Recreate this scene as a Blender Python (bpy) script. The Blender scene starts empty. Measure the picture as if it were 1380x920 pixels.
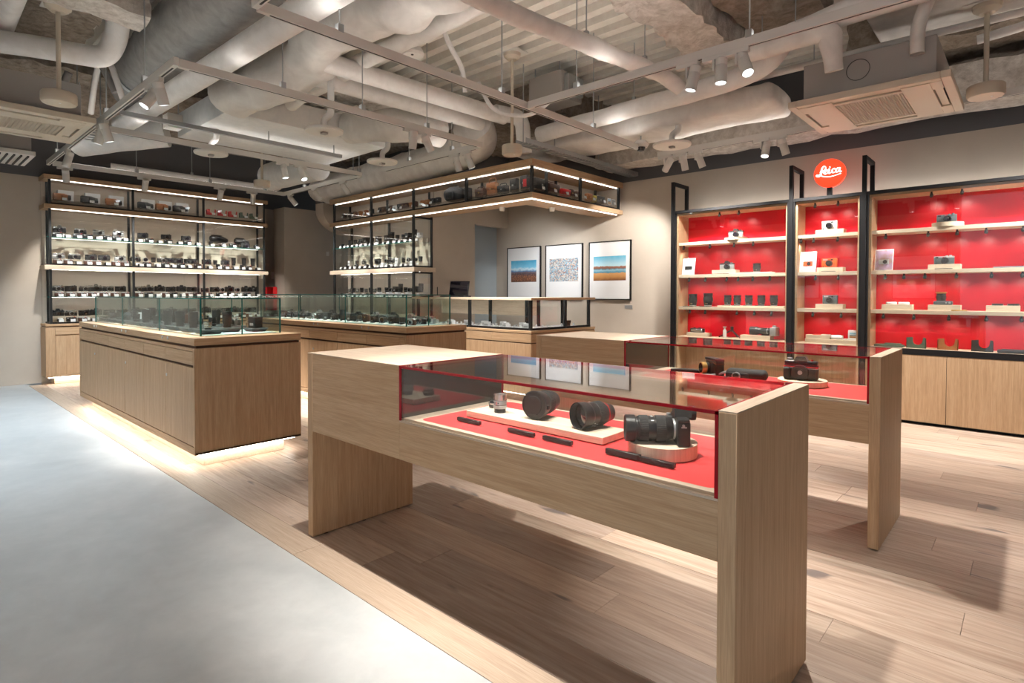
import bpy, bmesh, math, random
from mathutils import Vector, Matrix, noise
random.seed(7)
S = bpy.context.scene
COL = S.collection
PI = math.pi
# ---------------------------------------------------------------- camera, world, exposure
cd = bpy.data.cameras.new('camera'); cam = bpy.data.objects.new('camera', cd); COL.objects.link(cam)
YAW, PITCH, ROLL = 2.30955943, 0.0187367714, -0.00179664
f_ = Vector((math.cos(YAW)*math.cos(PITCH), math.sin(YAW)*math.cos(PITCH), -math.sin(PITCH)))
r_ = Vector((math.sin(YAW), -math.cos(YAW), 0)); d_ = f_.cross(r_)
r2 = r_*math.cos(ROLL) + d_*math.sin(ROLL); d2 = -r_*math.sin(ROLL) + d_*math.cos(ROLL)
cam.matrix_world = Matrix(((r2.x, -d2.x, -f_.x, 0), (r2.y, -d2.y, -f_.y, 0), (r2.z, -d2.z, -f_.z, 1.2), (0, 0, 0, 1)))
cd.sensor_width = 36; cd.lens = 771.07684/1380*36; cd.shift_y = (410.47-460)/1380
cd.clip_start = 0.05; cd.clip_end = 60
S.camera = cam
w = bpy.data.worlds.new('world'); S.world = w; w.use_nodes = True
w.node_tree.nodes['Background'].inputs[0].default_value = (0.86, 0.93, 1.0, 1)
w.node_tree.nodes['Background'].inputs[1].default_value = 0.55
S.view_settings.view_transform = 'Standard'; S.view_settings.look = 'None'
S.view_settings.gamma = 1; S.view_settings.use_curve_mapping = False
S.view_settings.exposure = 0.47
S.cycles.use_denoising = True
S.cycles.max_bounces = 8; S.cycles.diffuse_bounces = 4; S.cycles.glossy_bounces = 4
S.cycles.transparent_max_bounces = 32; S.cycles.caustics_reflective = False; S.cycles.caustics_refractive = False
S.cycles.sample_clamp_indirect = 6
SPOT_W, LED_E, PLINTH_E, UP_E = 122.0, 3.8, 19.0, 15.0

# ---------------------------------------------------------------- materials
MATS = {}
def newmat(name):
    m = bpy.data.materials.new(name); m.use_nodes = True
    nt = m.node_tree; b = nt.nodes['Principled BSDF']
    return m, nt, b
def mat(name, c, rough=0.5, metal=0.0, spec=0.5, em=None, es=0.0, coat=0.0, bump=0, bscale=200):
    if name in MATS: return MATS[name]
    m, nt, b = newmat(name)
    b.inputs['Base Color'].default_value = (*c, 1); b.inputs['Roughness'].default_value = rough
    b.inputs['Metallic'].default_value = metal; b.inputs['Specular IOR Level'].default_value = spec
    b.inputs['Coat Weight'].default_value = coat
    if em: b.inputs['Emission Color'].default_value = (*em, 1); b.inputs['Emission Strength'].default_value = es
    if bump:
        N = nt.nodes.new('ShaderNodeTexNoise'); N.inputs['Scale'].default_value = bscale; N.inputs['Detail'].default_value = 4
        tc = nt.nodes.new('ShaderNodeTexCoord'); nt.links.new(tc.outputs['Object'], N.inputs['Vector'])
        bp = nt.nodes.new('ShaderNodeBump'); bp.inputs['Strength'].default_value = bump; bp.inputs['Distance'].default_value = 0.01
        nt.links.new(N.outputs['Fac'], bp.inputs['Height']); nt.links.new(bp.outputs[0], b.inputs['Normal'])
    MATS[name] = m
    return m
def ramp(nt, fac, stops):
    r = nt.nodes.new('ShaderNodeValToRGB'); e = r.color_ramp.elements
    while len(e) < len(stops): e.new(0.5)
    for k, (p, c) in enumerate(stops): e[k].position = p; e[k].color = (*c, 1)
    nt.links.new(fac, r.inputs[0]); return r.outputs[0]
def mixc(nt, fac, a, b, mode='MIX'):
    n = nt.nodes.new('ShaderNodeMix'); n.data_type = 'RGBA'; n.blend_type = mode
    for i, v in ((0, fac), (6, a), (7, b)):
        if hasattr(v, 'links'): nt.links.new(v, n.inputs[i])
        elif isinstance(v, (int, float)): n.inputs[i].default_value = v
        else: n.inputs[i].default_value = (*v, 1)
    return n.outputs[2]
def math_(nt, op, a, b=0.0, clamp=False):
    n = nt.nodes.new('ShaderNodeMath'); n.operation = op; n.use_clamp = clamp
    for i, v in ((0, a), (1, b)):
        if hasattr(v, 'links'): nt.links.new(v, n.inputs[i])
        else: n.inputs[i].default_value = v
    return n.outputs[0]
def coords(nt, scale, out='Object', rand=0.0):
    tc = nt.nodes.new('ShaderNodeTexCoord'); mp = nt.nodes.new('ShaderNodeMapping')
    mp.inputs['Scale'].default_value = scale; v = tc.outputs[out]
    if rand:
        oi = nt.nodes.new('ShaderNodeObjectInfo'); vm = nt.nodes.new('ShaderNodeVectorMath'); vm.operation = 'ADD'
        s = math_(nt, 'MULTIPLY', oi.outputs['Random'], rand); nt.links.new(v, vm.inputs[0])
        cx = nt.nodes.new('ShaderNodeCombineXYZ')
        for i in range(3): nt.links.new(s, cx.inputs[i])
        nt.links.new(cx.outputs[0], vm.inputs[1]); v = vm.outputs[0]
    nt.links.new(v, mp.inputs['Vector']); return mp.outputs[0]
def noise_(nt, vec, scale, detail=4, dist=0.0, rough=0.55):
    n = nt.nodes.new('ShaderNodeTexNoise'); nt.links.new(vec, n.inputs['Vector'])
    n.inputs['Scale'].default_value = scale; n.inputs['Detail'].default_value = detail
    n.inputs['Distortion'].default_value = dist; n.inputs['Roughness'].default_value = rough
    return n.outputs['Fac']
def bump_(nt, b, h, s, d=0.01):
    bp = nt.nodes.new('ShaderNodeBump'); bp.inputs['Strength'].default_value = s; bp.inputs['Distance'].default_value = d
    nt.links.new(h, bp.inputs['Height']); nt.links.new(bp.outputs[0], b.inputs['Normal'])
def wood(axis, tone='oak'):
    k = 'wood_%s_%s' % (tone, axis)
    if k in MATS: return MATS[k]
    m, nt, b = newmat(k)
    sc = {'x': (1.2, 34, 34), 'y': (34, 1.2, 34), 'z': (34, 34, 1.2)}[axis]
    v = coords(nt, sc, rand=9.0)
    n1 = noise_(nt, v, 1.6, 6, 0.6); n2 = noise_(nt, v, 9.0, 3, 0.2)
    A, B, Cc = {'oak': ((0.46, 0.30, 0.17), (0.54, 0.365, 0.22), (0.60, 0.42, 0.265)),
                'edge': ((0.44, 0.335, 0.25), (0.51, 0.40, 0.305), (0.56, 0.45, 0.355)),
                'top': ((0.52, 0.41, 0.31), (0.58, 0.47, 0.365), (0.63, 0.52, 0.41)),
                'pale': ((0.66, 0.54, 0.40), (0.74, 0.62, 0.48), (0.80, 0.69, 0.55))}[tone]
    c = ramp(nt, n1, [(0.28, A), (0.5, B), (0.72, Cc)])
    g = ramp(nt, n2, [(0.35, (0.82, 0.80, 0.78)), (0.6, (1, 1, 1))])
    nt.links.new(mixc(nt, 0.8, c, g, 'MULTIPLY'), b.inputs['Base Color'])
    b.inputs['Roughness'].default_value = 0.5; b.inputs['Specular IOR Level'].default_value = 0.3
    bump_(nt, b, n2, 0.08, 0.003)
    MATS[k] = m; return m
def plank_mat():
    m, nt, b = newmat('floor_plank')
    v = coords(nt, (1.0, 9, 9), rand=40.0)
    n1 = noise_(nt, v, 2.2, 6, 1.2); n2 = noise_(nt, coords(nt, (2.5, 60, 60), rand=17.0), 1.5, 4, 0.3)
    c = ramp(nt, n1, [(0.25, (0.38, 0.28, 0.215)), (0.5, (0.485, 0.38, 0.305)), (0.75, (0.575, 0.475, 0.40))])
    c = mixc(nt, 0.8, c, ramp(nt, n2, [(0.3, (0.74, 0.72, 0.70)), (0.62, (1, 1, 1))]), 'MULTIPLY')
    kn = noise_(nt, coords(nt, (2.2, 8.5, 8.5), rand=71.0), 1.0, 2, 0.4)
    kf = ramp(nt, kn, [(0.665, (0, 0, 0)), (0.73, (0.9, 0.9, 0.9))])
    c = mixc(nt, kf, c, (0.14, 0.12, 0.115))
    oi = nt.nodes.new('ShaderNodeObjectInfo')
    t = ramp(nt, oi.outputs['Random'], [(0, (0.80, 0.79, 0.80)), (0.5, (1.0, 0.97, 0.94)), (1, (1.16, 1.14, 1.13))])
    nt.links.new(mixc(nt, 1.0, c, t, 'MULTIPLY'), b.inputs['Base Color'])
    b.inputs['Roughness'].default_value = 0.47; b.inputs['Specular IOR Level'].default_value = 0.35
    bump_(nt, b, n2, 0.12, 0.004)
    return m
def concrete_mat():
    m, nt, b = newmat('polished_concrete')
    v = coords(nt, (1, 1, 1))
    n1 = noise_(nt, v, 1.1, 7, 0.8, 0.6); n2 = noise_(nt, v, 7.0, 6, 0.4, 0.65)
    c = ramp(nt, n1, [(0.25, (0.44, 0.47, 0.48)), (0.5, (0.53, 0.555, 0.56)), (0.75, (0.62, 0.635, 0.635))])
    c = mixc(nt, 0.6, c, ramp(nt, n2, [(0.3, (0.80, 0.81, 0.82)), (0.65, (1, 1, 1))]), 'MULTIPLY')
    nt.links.new(c, b.inputs['Base Color'])
    nt.links.new(math_(nt, 'ADD', math_(nt, 'MULTIPLY', n2, 0.25), 0.28), b.inputs['Roughness'])
    b.inputs['Specular IOR Level'].default_value = 0.35
    bump_(nt, b, n2, 0.05, 0.004); return m
def wall_mat():
    # beige paint below 2.745 m, charcoal paint above (world z = object z for every wall)
    m, nt, b = newmat('wall_paint')
    tc = nt.nodes.new('ShaderNodeTexCoord'); sx = nt.nodes.new('ShaderNodeSeparateXYZ'); nt.links.new(tc.outputs['Object'], sx.inputs[0])
    n = noise_(nt, tc.outputs['Object'], 3.0, 4)
    low = ramp(nt, n, [(0.3, (0.50, 0.435, 0.365)), (0.7, (0.54, 0.475, 0.40))])
    f = math_(nt, 'GREATER_THAN', sx.outputs[2], 2.745)
    nt.links.new(mixc(nt, f, low, (0.13, 0.13, 0.135)), b.inputs['Base Color'])
    b.inputs['Roughness'].default_value = 0.75; b.inputs['Specular IOR Level'].default_value = 0.25
    return m
def rough_mat(name, a, bcol, sc=14):
    m, nt, b = newmat(name); v = coords(nt, (1, 1, 1), rand=5.0)
    n1 = noise_(nt, v, sc, 8, 0.3, 0.7); n2 = noise_(nt, v, sc*0.25, 4)
    c = ramp(nt, n1, [(0.32, a), (0.62, bcol)]); c = mixc(nt, 0.5, c, ramp(nt, n2, [(0.3, (0.6, 0.57, 0.54)), (0.7, (1, 1, 1))]), 'MULTIPLY')
    nt.links.new(c, b.inputs['Base Color']); b.inputs['Roughness'].default_value = 0.9; b.inputs['Specular IOR Level'].default_value = 0.1
    bump_(nt, b, n1, 0.8, 0.03); return m
def duct_mat(name, a, bcol, metal=0.0, rough=0.6, sc=(5, 5, 5)):
    m, nt, b = newmat(name); v = coords(nt, sc, rand=5.0); n1 = noise_(nt, v, 2.0, 6, 0.5)
    nt.links.new(ramp(nt, n1, [(0.3, a), (0.7, bcol)]), b.inputs['Base Color'])
    b.inputs['Roughness'].default_value = rough; b.inputs['Metallic'].default_value = metal; b.inputs['Specular IOR Level'].default_value = 0.3
    bump_(nt, b, n1, 0.25, 0.02); return m
def glass_mat(name, tint, base=0.045, gloss=0.97):
    m = bpy.data.materials.new(name); m.use_nodes = True; nt = m.node_tree; nt.nodes.clear()
    out = nt.nodes.new('ShaderNodeOutputMaterial'); mx = nt.nodes.new('ShaderNodeMixShader')
    tr = nt.nodes.new('ShaderNodeBsdfTransparent'); gl = nt.nodes.new('ShaderNodeBsdfGlossy')
    tr.inputs[0].default_value = (*tint, 1); gl.inputs[0].default_value = (gloss, gloss, gloss, 1); gl.inputs['Roughness'].default_value = 0.015
    lw = nt.nodes.new('ShaderNodeLayerWeight'); lw.inputs[0].default_value = 0.5
    p = math_(nt, 'POWER', lw.outputs['Facing'], 5.0)
    fz = math_(nt, 'ADD', math_(nt, 'MULTIPLY', p, 1-base), base)
    nt.links.new(fz, mx.inputs[0]); nt.links.new(tr.outputs[0], mx.inputs[1]); nt.links.new(gl.outputs[0], mx.inputs[2])
    nt.links.new(mx.outputs[0], out.inputs[0]); MATS[name] = m; return m
WX, WY, WZ = wood('x'), wood('y'), wood('z')
TX, TY = wood('x', 'top'), wood('y', 'top')
PX = wood('x', 'pale'); PYw = wood('y', 'pale'); PZ = wood('z', 'pale')
EDGEB = wood('x', 'edge')
PLANK, CONC, WALL = plank_mat(), concrete_mat(), wall_mat()
GLASS = glass_mat('clear_glass', (0.975, 0.985, 0.98))
GLASSG = glass_mat('green_tinted_glass', (0.93, 0.975, 0.955))
ACRYL = glass_mat('clear_acrylic', (0.96, 0.95, 0.94), 0.03)
EDGEG = mat('glass_edge_green', (0.02, 0.13, 0.115), 0.15)
BLK = mat('black_steel', (0.010, 0.010, 0.011), 0.5, spec=0.25)
GREYST = mat('dark_grey_steel', (0.045, 0.048, 0.05), 0.35, 0.6)
DARK = mat('groove_shadow_board', (0.09, 0.045, 0.022), 0.7)
REDP = mat('red_lacquer', (0.53, 0.003, 0.014), 0.35, spec=0.35)
REDM = mat('red_mat', (0.72, 0.05, 0.052), 0.6, bump=0.1, bscale=300)
REDE = mat('red_acrylic_edge', (0.33, 0.002, 0.012), 0.2)
REDL = mat('red_leather', (0.65, 0.01, 0.015), 0.5)
DKGL = mat('smoked_glass_panel', (0.018, 0.018, 0.02), 0.04, spec=0.8)
DWOOD = mat('dark_end_panel', (0.075, 0.05, 0.036), 0.35)
CAMB = mat('camera_black', (0.014, 0.014, 0.015), 0.45, bump=0.15, bscale=900)
SATB = mat('lens_black_satin', (0.018, 0.018, 0.02), 0.3)
RUB = mat('rubber_black', (0.022, 0.022, 0.023), 0.7)
LEATH = mat('black_leatherette', (0.02, 0.02, 0.021), 0.6, bump=0.4, bscale=1200)
SILV = mat('silver_chrome', (0.62, 0.62, 0.61), 0.25, 0.9)
SILD = mat('silver_satin', (0.50, 0.52, 0.53), 0.4, 0.7)
GREYC = mat('grey_camera_shell', (0.10, 0.125, 0.14), 0.4, 0.3)
FRONTG = mat('lens_front_glass', (0.01, 0.008, 0.015), 0.03, spec=1.0, coat=1.0)
WHT = mat('white_paper', (0.82, 0.83, 0.84), 0.6)
WHP = mat('white_plastic', (0.72, 0.70, 0.66), 0.45)
WHB = mat('white_gift_box', (0.78, 0.80, 0.82), 0.5)
BEIGE = mat('beige_plastic', (0.60, 0.53, 0.43), 0.45)
TRK = mat('track_white_paint', (0.66, 0.64, 0.61), 0.45)
TRKS = mat('track_slot_dark', (0.03, 0.03, 0.03), 0.6)
GALV = mat('galvanised_steel', (0.42, 0.44, 0.45), 0.4, 0.7)
TAN = mat('tan_leather', (0.40, 0.15, 0.05), 0.5)
BRN = mat('brown_leather', (0.09, 0.035, 0.022), 0.5)
ORG = mat('orange_shell', (0.85, 0.11, 0.02), 0.4)
GRN = mat('green_leather', (0.09, 0.14, 0.10), 0.55)
GOLD = mat('brass_gold', (0.62, 0.40, 0.14), 0.3, 0.8)
YEL = mat('yellow_fabric', (0.55, 0.45, 0.10), 0.7)
BLUE = mat('blue_label', (0.05, 0.16, 0.45), 0.5)
TRAY = mat('dark_slate_tray', (0.075, 0.078, 0.08), 0.55)
MATB = mat('pale_blue_mat', (0.44, 0.56, 0.60), 0.6)
FAB = mat('grey_backpack_fabric', (0.06, 0.063, 0.07), 0.8)
CREAM = mat('cream_back_panel', (0.60, 0.525, 0.44), 0.6)
LED = mat('led_strip_lit', (0.8, 0.8, 0.8), em=(1.0, 0.94, 0.88), es=LED_E)
LEDC = mat('unseen_strip_lit', (0.8, 0.8, 0.8), em=(1.0, 0.96, 0.92), es=14.0)
LEDP = mat('led_plinth_lit', (0.8, 0.8, 0.8), em=(1.0, 0.90, 0.77), es=PLINTH_E)
UPL_ADDED = mat('added_uplight_lit', (0.8, 0.8, 0.8), em=(1.0, 0.95, 0.89), es=UP_E)  # glow of the strips added on top of the light tracks
UPL2_ADDED = mat('added_uplight_dim_lit', (0.8, 0.8, 0.8), em=(1.0, 0.95, 0.89), es=UP_E*0.55)
LAMPF = mat('lamp_face_lit', (0.8, 0.8, 0.8), em=(0.86, 0.95, 1.0), es=5.0)
DECK = duct_mat('painted_deck', (0.72, 0.68, 0.62), (0.80, 0.77, 0.71))
PIPE = duct_mat('painted_pipe', (0.70, 0.68, 0.66), (0.80, 0.785, 0.77))
WRAP = duct_mat('wrapped_duct', (0.62, 0.59, 0.56), (0.78, 0.755, 0.72), sc=(3, 3, 3))
FLEX = duct_mat('grey_flexible_duct', (0.21, 0.205, 0.20), (0.31, 0.30, 0.29))
DUCTW = duct_mat('white_sheet_duct', (0.70, 0.71, 0.71), (0.80, 0.80, 0.79))
ROUGHW = rough_mat('sprayed_plaster', (0.50, 0.45, 0.40), (0.76, 0.72, 0.67))
ROUGHB = rough_mat('sprayed_brown', (0.22, 0.18, 0.145), (0.42, 0.36, 0.30))
BOXG = mat('unit_casing_grey', (0.36, 0.34, 0.32), 0.6, 0.2)
DOORB = mat('pale_blue_door', (0.36, 0.42, 0.46), 0.5)

# ---------------------------------------------------------------- mesh builder
class MB:
    def __init__(s): s.bm = bmesh.new(); s.mats = []
    def mi(s, m):
        if m not in s.mats: s.mats.append(m)
        return s.mats.index(m)
    def box(s, x0, x1, y0, y1, z0, z1, m, bev=0.0, seg=1, M=None):
        if x1 < x0: x0, x1 = x1, x0
        if y1 < y0: y0, y1 = y1, y0
        if z1 < z0: z0, z1 = z1, z0
        r = bmesh.ops.create_cube(s.bm, size=1.0)
        vs = r['verts']
        for v in vs:
            v.co = Vector(((x0+x1)/2+v.co.x*(x1-x0), (y0+y1)/2+v.co.y*(y1-y0), (z0+z1)/2+v.co.z*(z1-z0)))
        fs = set(f for v in vs for f in v.link_faces)
        k = s.mi(m)
        for f in fs: f.material_index = k
        if bev:
            es = list(set(e for v in vs for e in v.link_edges))
            b = bmesh.ops.bevel(s.bm, geom=es, offset=bev, segments=seg, affect='EDGES', profile=0.5)
            for f in b['faces']: f.material_index = k
            vs = list(set(v for f in b['faces'] for v in f.verts) | set(v for v in vs if v.is_valid))
        if M is not None: bmesh.ops.transform(s.bm, matrix=M, verts=vs)
        return s
    def lathe(s, prof, M=None, n=24, cap0=True, cap1=True, gear=None):
        # prof: (radius, height, material of the band above); gear = (band index, depth) makes that band ribbed
        rings = []
        for i, (r, z, m) in enumerate(prof):
            ring = []
            for k in range(n):
                a = 2*PI*k/n; rr = r
                if gear and i in gear[0] and k % 2: rr = r-gear[1]
                v = Vector((rr*math.cos(a), rr*math.sin(a), z)); ring.append(s.bm.verts.new(M @ v if M else v))
            rings.append(ring)
        for i in range(len(prof)-1):
            k = s.mi(prof[i][2])
            for j in range(n):
                f = s.bm.faces.new((rings[i][j], rings[i][(j+1) % n], rings[i+1][(j+1) % n], rings[i+1][j])); f.material_index = k
        if cap0: f = s.bm.faces.new(list(reversed(rings[0]))); f.material_index = s.mi(prof[0][2])
        if cap1: f = s.bm.faces.new(rings[-1]); f.material_index = s.mi(prof[-1][2])
        return s
    def cyl(s, p0, p1, r, m, n=16, r1=None):
        p0, p1 = Vector(p0), Vector(p1); d = p1-p0
        M = Matrix.Translation(p0) @ d.to_track_quat('Z', 'Y').to_matrix().to_4x4()
        return s.lathe([(r, 0, m), (r if r1 is None else r1, d.length, m)], M, n)
    def tube(s, pts, r, m, n=14, wob=0.0, seed=0.0, rib=None):
        pts = [Vector(p) for p in pts]; k = s.mi(m); T = []
        for i in range(len(pts)):
            a = pts[max(i-1, 0)]; b = pts[min(i+1, len(pts)-1)]; T.append((b-a).normalized())
        up = Vector((0, 0, 1)) if abs(T[0].z) < 0.9 else Vector((1, 0, 0))
        N = T[0].cross(up).normalized(); rings = []
        for i, p in enumerate(pts):
            N = (N-T[i]*N.dot(T[i])).normalized(); B = T[i].cross(N); ring = []
            ri = r[i] if isinstance(r, (list, tuple)) else r
            if rib and i % 2: ri -= rib
            for j in range(n):
                a = 2*PI*j/n; q = p+(N*math.cos(a)+B*math.sin(a))*ri
                if wob: q += (q-p).normalized()*wob*noise.noise(q*4+Vector((seed, 0, 0)))
                ring.append(s.bm.verts.new(q))
            rings.append(ring)
        for i in range(len(pts)-1):
            for j in range(n):
                f = s.bm.faces.new((rings[i][j], rings[i][(j+1) % n], rings[i+1][(j+1) % n], rings[i+1][j])); f.material_index = k
        f = s.bm.faces.new(list(reversed(rings[0]))); f.material_index = k
        f = s.bm.faces.new(rings[-1]); f.material_index = k
        return s
    def prism(s, poly, d, m, M=None):
        # polygon in local XZ, extruded along +Y by d
        k = s.mi(m); A = [Vector((x, 0, z)) for x, z in poly]; B = [Vector((x, d, z)) for x, z in poly]
        if M is not None: A = [M @ v for v in A]; B = [M @ v for v in B]
        A = [s.bm.verts.new(v) for v in A]; B = [s.bm.verts.new(v) for v in B]; n = len(poly)
        for q in (A, list(reversed(B))): f = s.bm.faces.new(q); f.material_index = k
        for i in range(n):
            f = s.bm.faces.new((A[i], B[i], B[(i+1) % n], A[(i+1) % n])); f.material_index = k
        return s
    def mesh(s, name, off=None, sharp=38):
        if off is not None: bmesh.ops.translate(s.bm, vec=-Vector(off), verts=s.bm.verts)
        bmesh.ops.recalc_face_normals(s.bm, faces=s.bm.faces)
        me = bpy.data.meshes.new(name); s.bm.to_mesh(me); s.bm.free()
        for m in s.mats: me.materials.append(m)
        me.polygons.foreach_set('use_smooth', [True]*len(me.polygons)); me.set_sharp_from_angle(angle=math.radians(sharp))
        return me
def fillet(pts, rad, n=6):
    pts = [Vector(p) for p in pts]; out = [pts[0]]
    for i in range(1, len(pts)-1):
        a = (pts[i-1]-pts[i]); b = (pts[i+1]-pts[i]); r = min(rad, a.length*0.48, b.length*0.48)
        p0 = pts[i]+a.normalized()*r; p1 = pts[i]+b.normalized()*r
        for k in range(n+1):
            t = k/n; out.append(p0*(1-t)**2+pts[i]*2*t*(1-t)+p1*t*t)
    out.append(pts[-1]); return out
def dens(pts, step):
    pts = [Vector(p) for p in pts]; out = []
    for a, b in zip(pts, pts[1:]):
        k = max(1, int((b-a).length/step))
        for i in range(k): out.append(a.lerp(b, i/k))
    out.append(pts[-1]); return out
LABELS = {}
def tag(o, label, cat, group=None):
    o['label'] = label; o['category'] = cat
    if group: o['group'] = group
    LABELS.setdefault(label, []).append(o.name)
    return o
def link(o, parent=None):
    COL.objects.link(o)
    if parent is not None: o.parent = parent
    return o
def empty(name, loc, label=None, cat=None, group=None, rz=0.0):
    o = bpy.data.objects.new(name, None); o.empty_display_size = 0.1; o.location = loc; o.rotation_euler[2] = rz; link(o)
    if label: tag(o, label, cat, group)
    return o
def part(root, name, mb, world=True, **kw):
    # world=True: the shape was given in world coordinates of an unrotated root
    off = Vector(root.location) if world else None
    p = root
    while world and p.parent is not None: p = p.parent; off = off+Vector(p.location)
    return link(bpy.data.objects.new(name, mb.mesh(name, off, **kw)), root)
def single(name, mb, loc, label=None, cat=None, group=None, structure=False, rz=0.0, world=True, **kw):
    o = bpy.data.objects.new(name, mb.mesh(name, loc if world else None, **kw)); o.location = loc; o.rotation_euler[2] = rz; link(o)
    if label: tag(o, label, cat, group)
    if structure: o['kind'] = 'structure'
    return o
def inst(me, name, loc, label, cat, group=None, rz=0.0, sc=1.0):
    o = bpy.data.objects.new(name, me); o.location = loc; o.rotation_euler[2] = rz
    if sc != 1.0: o.scale = (sc, sc, sc)
    link(o); return tag(o, label, cat, group)
def copy_tree(root, loc, rz, label, cat, group=None):
    r = root.copy(); COL.objects.link(r); r.location = loc; r.rotation_euler[2] = rz; tag(r, label, cat, group)
    for ch in root.children:
        c = ch.copy(); COL.objects.link(c); c.parent = r
        for g in ch.children:
            q = g.copy(); COL.objects.link(q); q.parent = c
    return r
ORD = ['first', 'second', 'third', 'fourth', 'fifth', 'sixth', 'seventh', 'eighth', 'ninth', 'tenth', 'eleventh', 'twelfth', 'thirteenth', 'fourteenth', 'fifteenth', 'sixteenth', 'seventeenth', 'eighteenth', 'nineteenth', 'twentieth']

# ================================================================ SETTING
fl = single('floor', MB().box(-10.6, 3.2, -3.0, 8.0, -0.12, -0.02, CONC).box(-10.6, 3.2, -3.0, 1.25, -0.02, 0.0, CONC), (0, 0, 0), structure=True)
random.seed(3)
y = 1.403; row = 0
while y < 6.9:
    x = -9.8-random.random()*1.8
    while x < 2.0:
        L = random.choice((1.75, 1.9, 2.05, 2.2)); x1 = x+L
        a, b = max(x, -9.79), min(x1, 2.0)
        if b-a > 0.05:
            c = Vector(((a+b)/2, y+0.095, -0.01)); mb = MB().box(a+0.0008, b-0.0008, y+0.0008, y+0.1892, -0.02, random.uniform(-0.0006, 0.0002), PLANK)
            o = bpy.data.objects.new('plank', mb.mesh('plank', c)); o.location = c; link(o, fl)
        x = x1
    y += 0.19; row += 1
for a, b in ((-9.6, -7.3), (-7.3, -4.9), (-4.9, -2.5), (-2.5, -0.1), (-0.1, 2.0)):
    c = Vector(((a+b)/2, 1.327, 0)); o = bpy.data.objects.new('edge_board', MB().box(a+0.001, b-0.001, 1.252, 1.4015, -0.02, 0.001, EDGEB, 0.001).mesh('edge_board', c)); o.location = c; link(o, fl)
# ceiling: corrugated steel deck, ridges along x
mb = MB(); k = mb.mi(DECK); prof = []; y = -0.6; P_ = 0.215
while y < 7.2:
    prof += [(y, 3.79), (y+0.09, 3.79), (y+0.105, 3.69), (y+0.2, 3.69)]; y += P_
A = [mb.bm.verts.new((-10.6, a, z)) for a, z in prof]; B = [mb.bm.verts.new((3.2, a, z)) for a, z in prof]
for i in range(len(prof)-1): f = mb.bm.faces.new((A[i], B[i], B[i+1], A[i+1])); f.material_index = k
single('ceiling', mb.box(-10.6, 3.2, -0.6, 7.2, 3.80, 3.9, DECK), (0, 0, 0), structure=True, sharp=20)
# walls
single('wall_left', MB().box(-9.95, -9.8, -0.55, 4.42, 0, 3.75, WALL), (0, 0, 0), structure=True)
single('wall_recess', MB().box(-10.6, -10.4, 4.3, 7.2, 0, 3.75, WALL).box(-10.6, -9.95, 4.30, 4.42, 0, 3.75, WALL), (0, 0, 0), structure=True)
single('wall_column', MB().box(-10.1, -9.7, 4.73, 7.05, 0, 2.71, WALL), (0, 0, 0), structure=True)
single('wall_back', MB().box(-8.9, 3.2, 6.93, 7.1, 0, 3.75, WALL), (0, 0, 0), structure=True)
# side wall behind the counter with the doorway cut beside the picture wall
single('wall_side', MB().box(-6.52, -6.4, 5.34, 6.17, 0, 3.75, WALL).box(-6.52, -6.4, 6.17, 6.93, 2.28, 3.75, WALL), (0, 0, 0), structure=True)
single('wall_shelf_back', MB().box(-8.75, -6.521, 5.40, 5.52, 0, 3.75, WALL), (0, 0, 0), structure=True)
d1 = empty('door_1', (-6.66, 6.55, 0)); d1['kind'] = 'structure'
part(d1, 'door_leaf', MB().box(-6.70, -6.655, 6.0, 6.925, 0.0, 2.44, DOORB, 0.003))
part(d1, 'door_handle', MB().cyl((-6.655, 6.12, 1.0), (-6.60, 6.12, 1.0), 0.01, SILD).cyl((-6.605, 6.11, 1.0), (-6.605, 6.24, 1.0), 0.009, SILD))
single('wall_right', MB().box(2.6, 2.75, -0.6, 7.1, 0, 3.75, WALL), (0, 0, 0), structure=True)
single('wall_near', MB().box(-9.8, -1.0, -0.55, -0.4, 0, 3.75, WALL), (0, 0, 0), structure=True)
# rounded end of a boxed-in soffit left of the corner display
pl = [(0, 0.92), (0, 0.28)] + [(0.62-0.62*math.cos(a), 0.28-0.40*math.sin(a)) for a in [PI/2*i/10 for i in range(1, 11)]] + [(0.62, 0.92)]
M = Matrix.Translation((-8.95, 5.05, 2.35)) @ Matrix.Rotation(PI/2, 4, 'Z')
single('trim_1', MB().prism(pl, 0.25, WALL, M), (0, 0, 0), structure=True)

# ================================================================ CEILING SERVICES
def pipe(name, pts, r, m, label, cat='pipe', fil=0.2, wob=0.0, step=0.35, n=14, group=None, rib=None, bands=None, rods=None):
    p = fillet(pts, fil); p = dens(p, step)
    loc = Vector(p[0])
    mb = MB().tube(p, r, m, n, wob, random.random()*9, rib)
    if not bands and not rods: return single(name, mb, loc, label, cat, group, sharp=50)
    root = empty(name, loc, label, cat, group)
    part(root, 'duct_body' if bands else 'pipe_body', mb, sharp=60)
    for t in (rods or []):
        q = p[min(len(p)-1, int(t*(len(p)-1)))]; part(root, 'hanger_rod', MB().cyl((q.x, q.y, q.z+r*0.9), (q.x, q.y, 3.70), 0.005, GALV, 8).box(q.x-0.015, q.x+0.015, q.y-0.015, q.y+0.015, q.z+r*0.95, q.z+r+0.03, GALV))
    for t in (bands or []):
        i = min(len(p)-2, int(t*(len(p)-1))); d = (p[i+1]-p[i]).normalized(); part(root, 'joint_band', MB().cyl(p[i]-d*0.03, p[i]+d*0.03, r*1.03, GALV, 20))
    return root
random.seed(11)
pipe('flexible_duct', [(-7.1, 1.85, 3.36), (-6.55, 1.76, 3.41), (-5.4, 1.75, 3.43), (-3.9, 1.76, 3.43)], 0.25, FLEX, 'wide dark grey ribbed flexible duct under the deck, over the near counter', 'duct', 0.3, 0.02, 0.035, 22, rib=0.007, bands=(0.16,))
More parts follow.
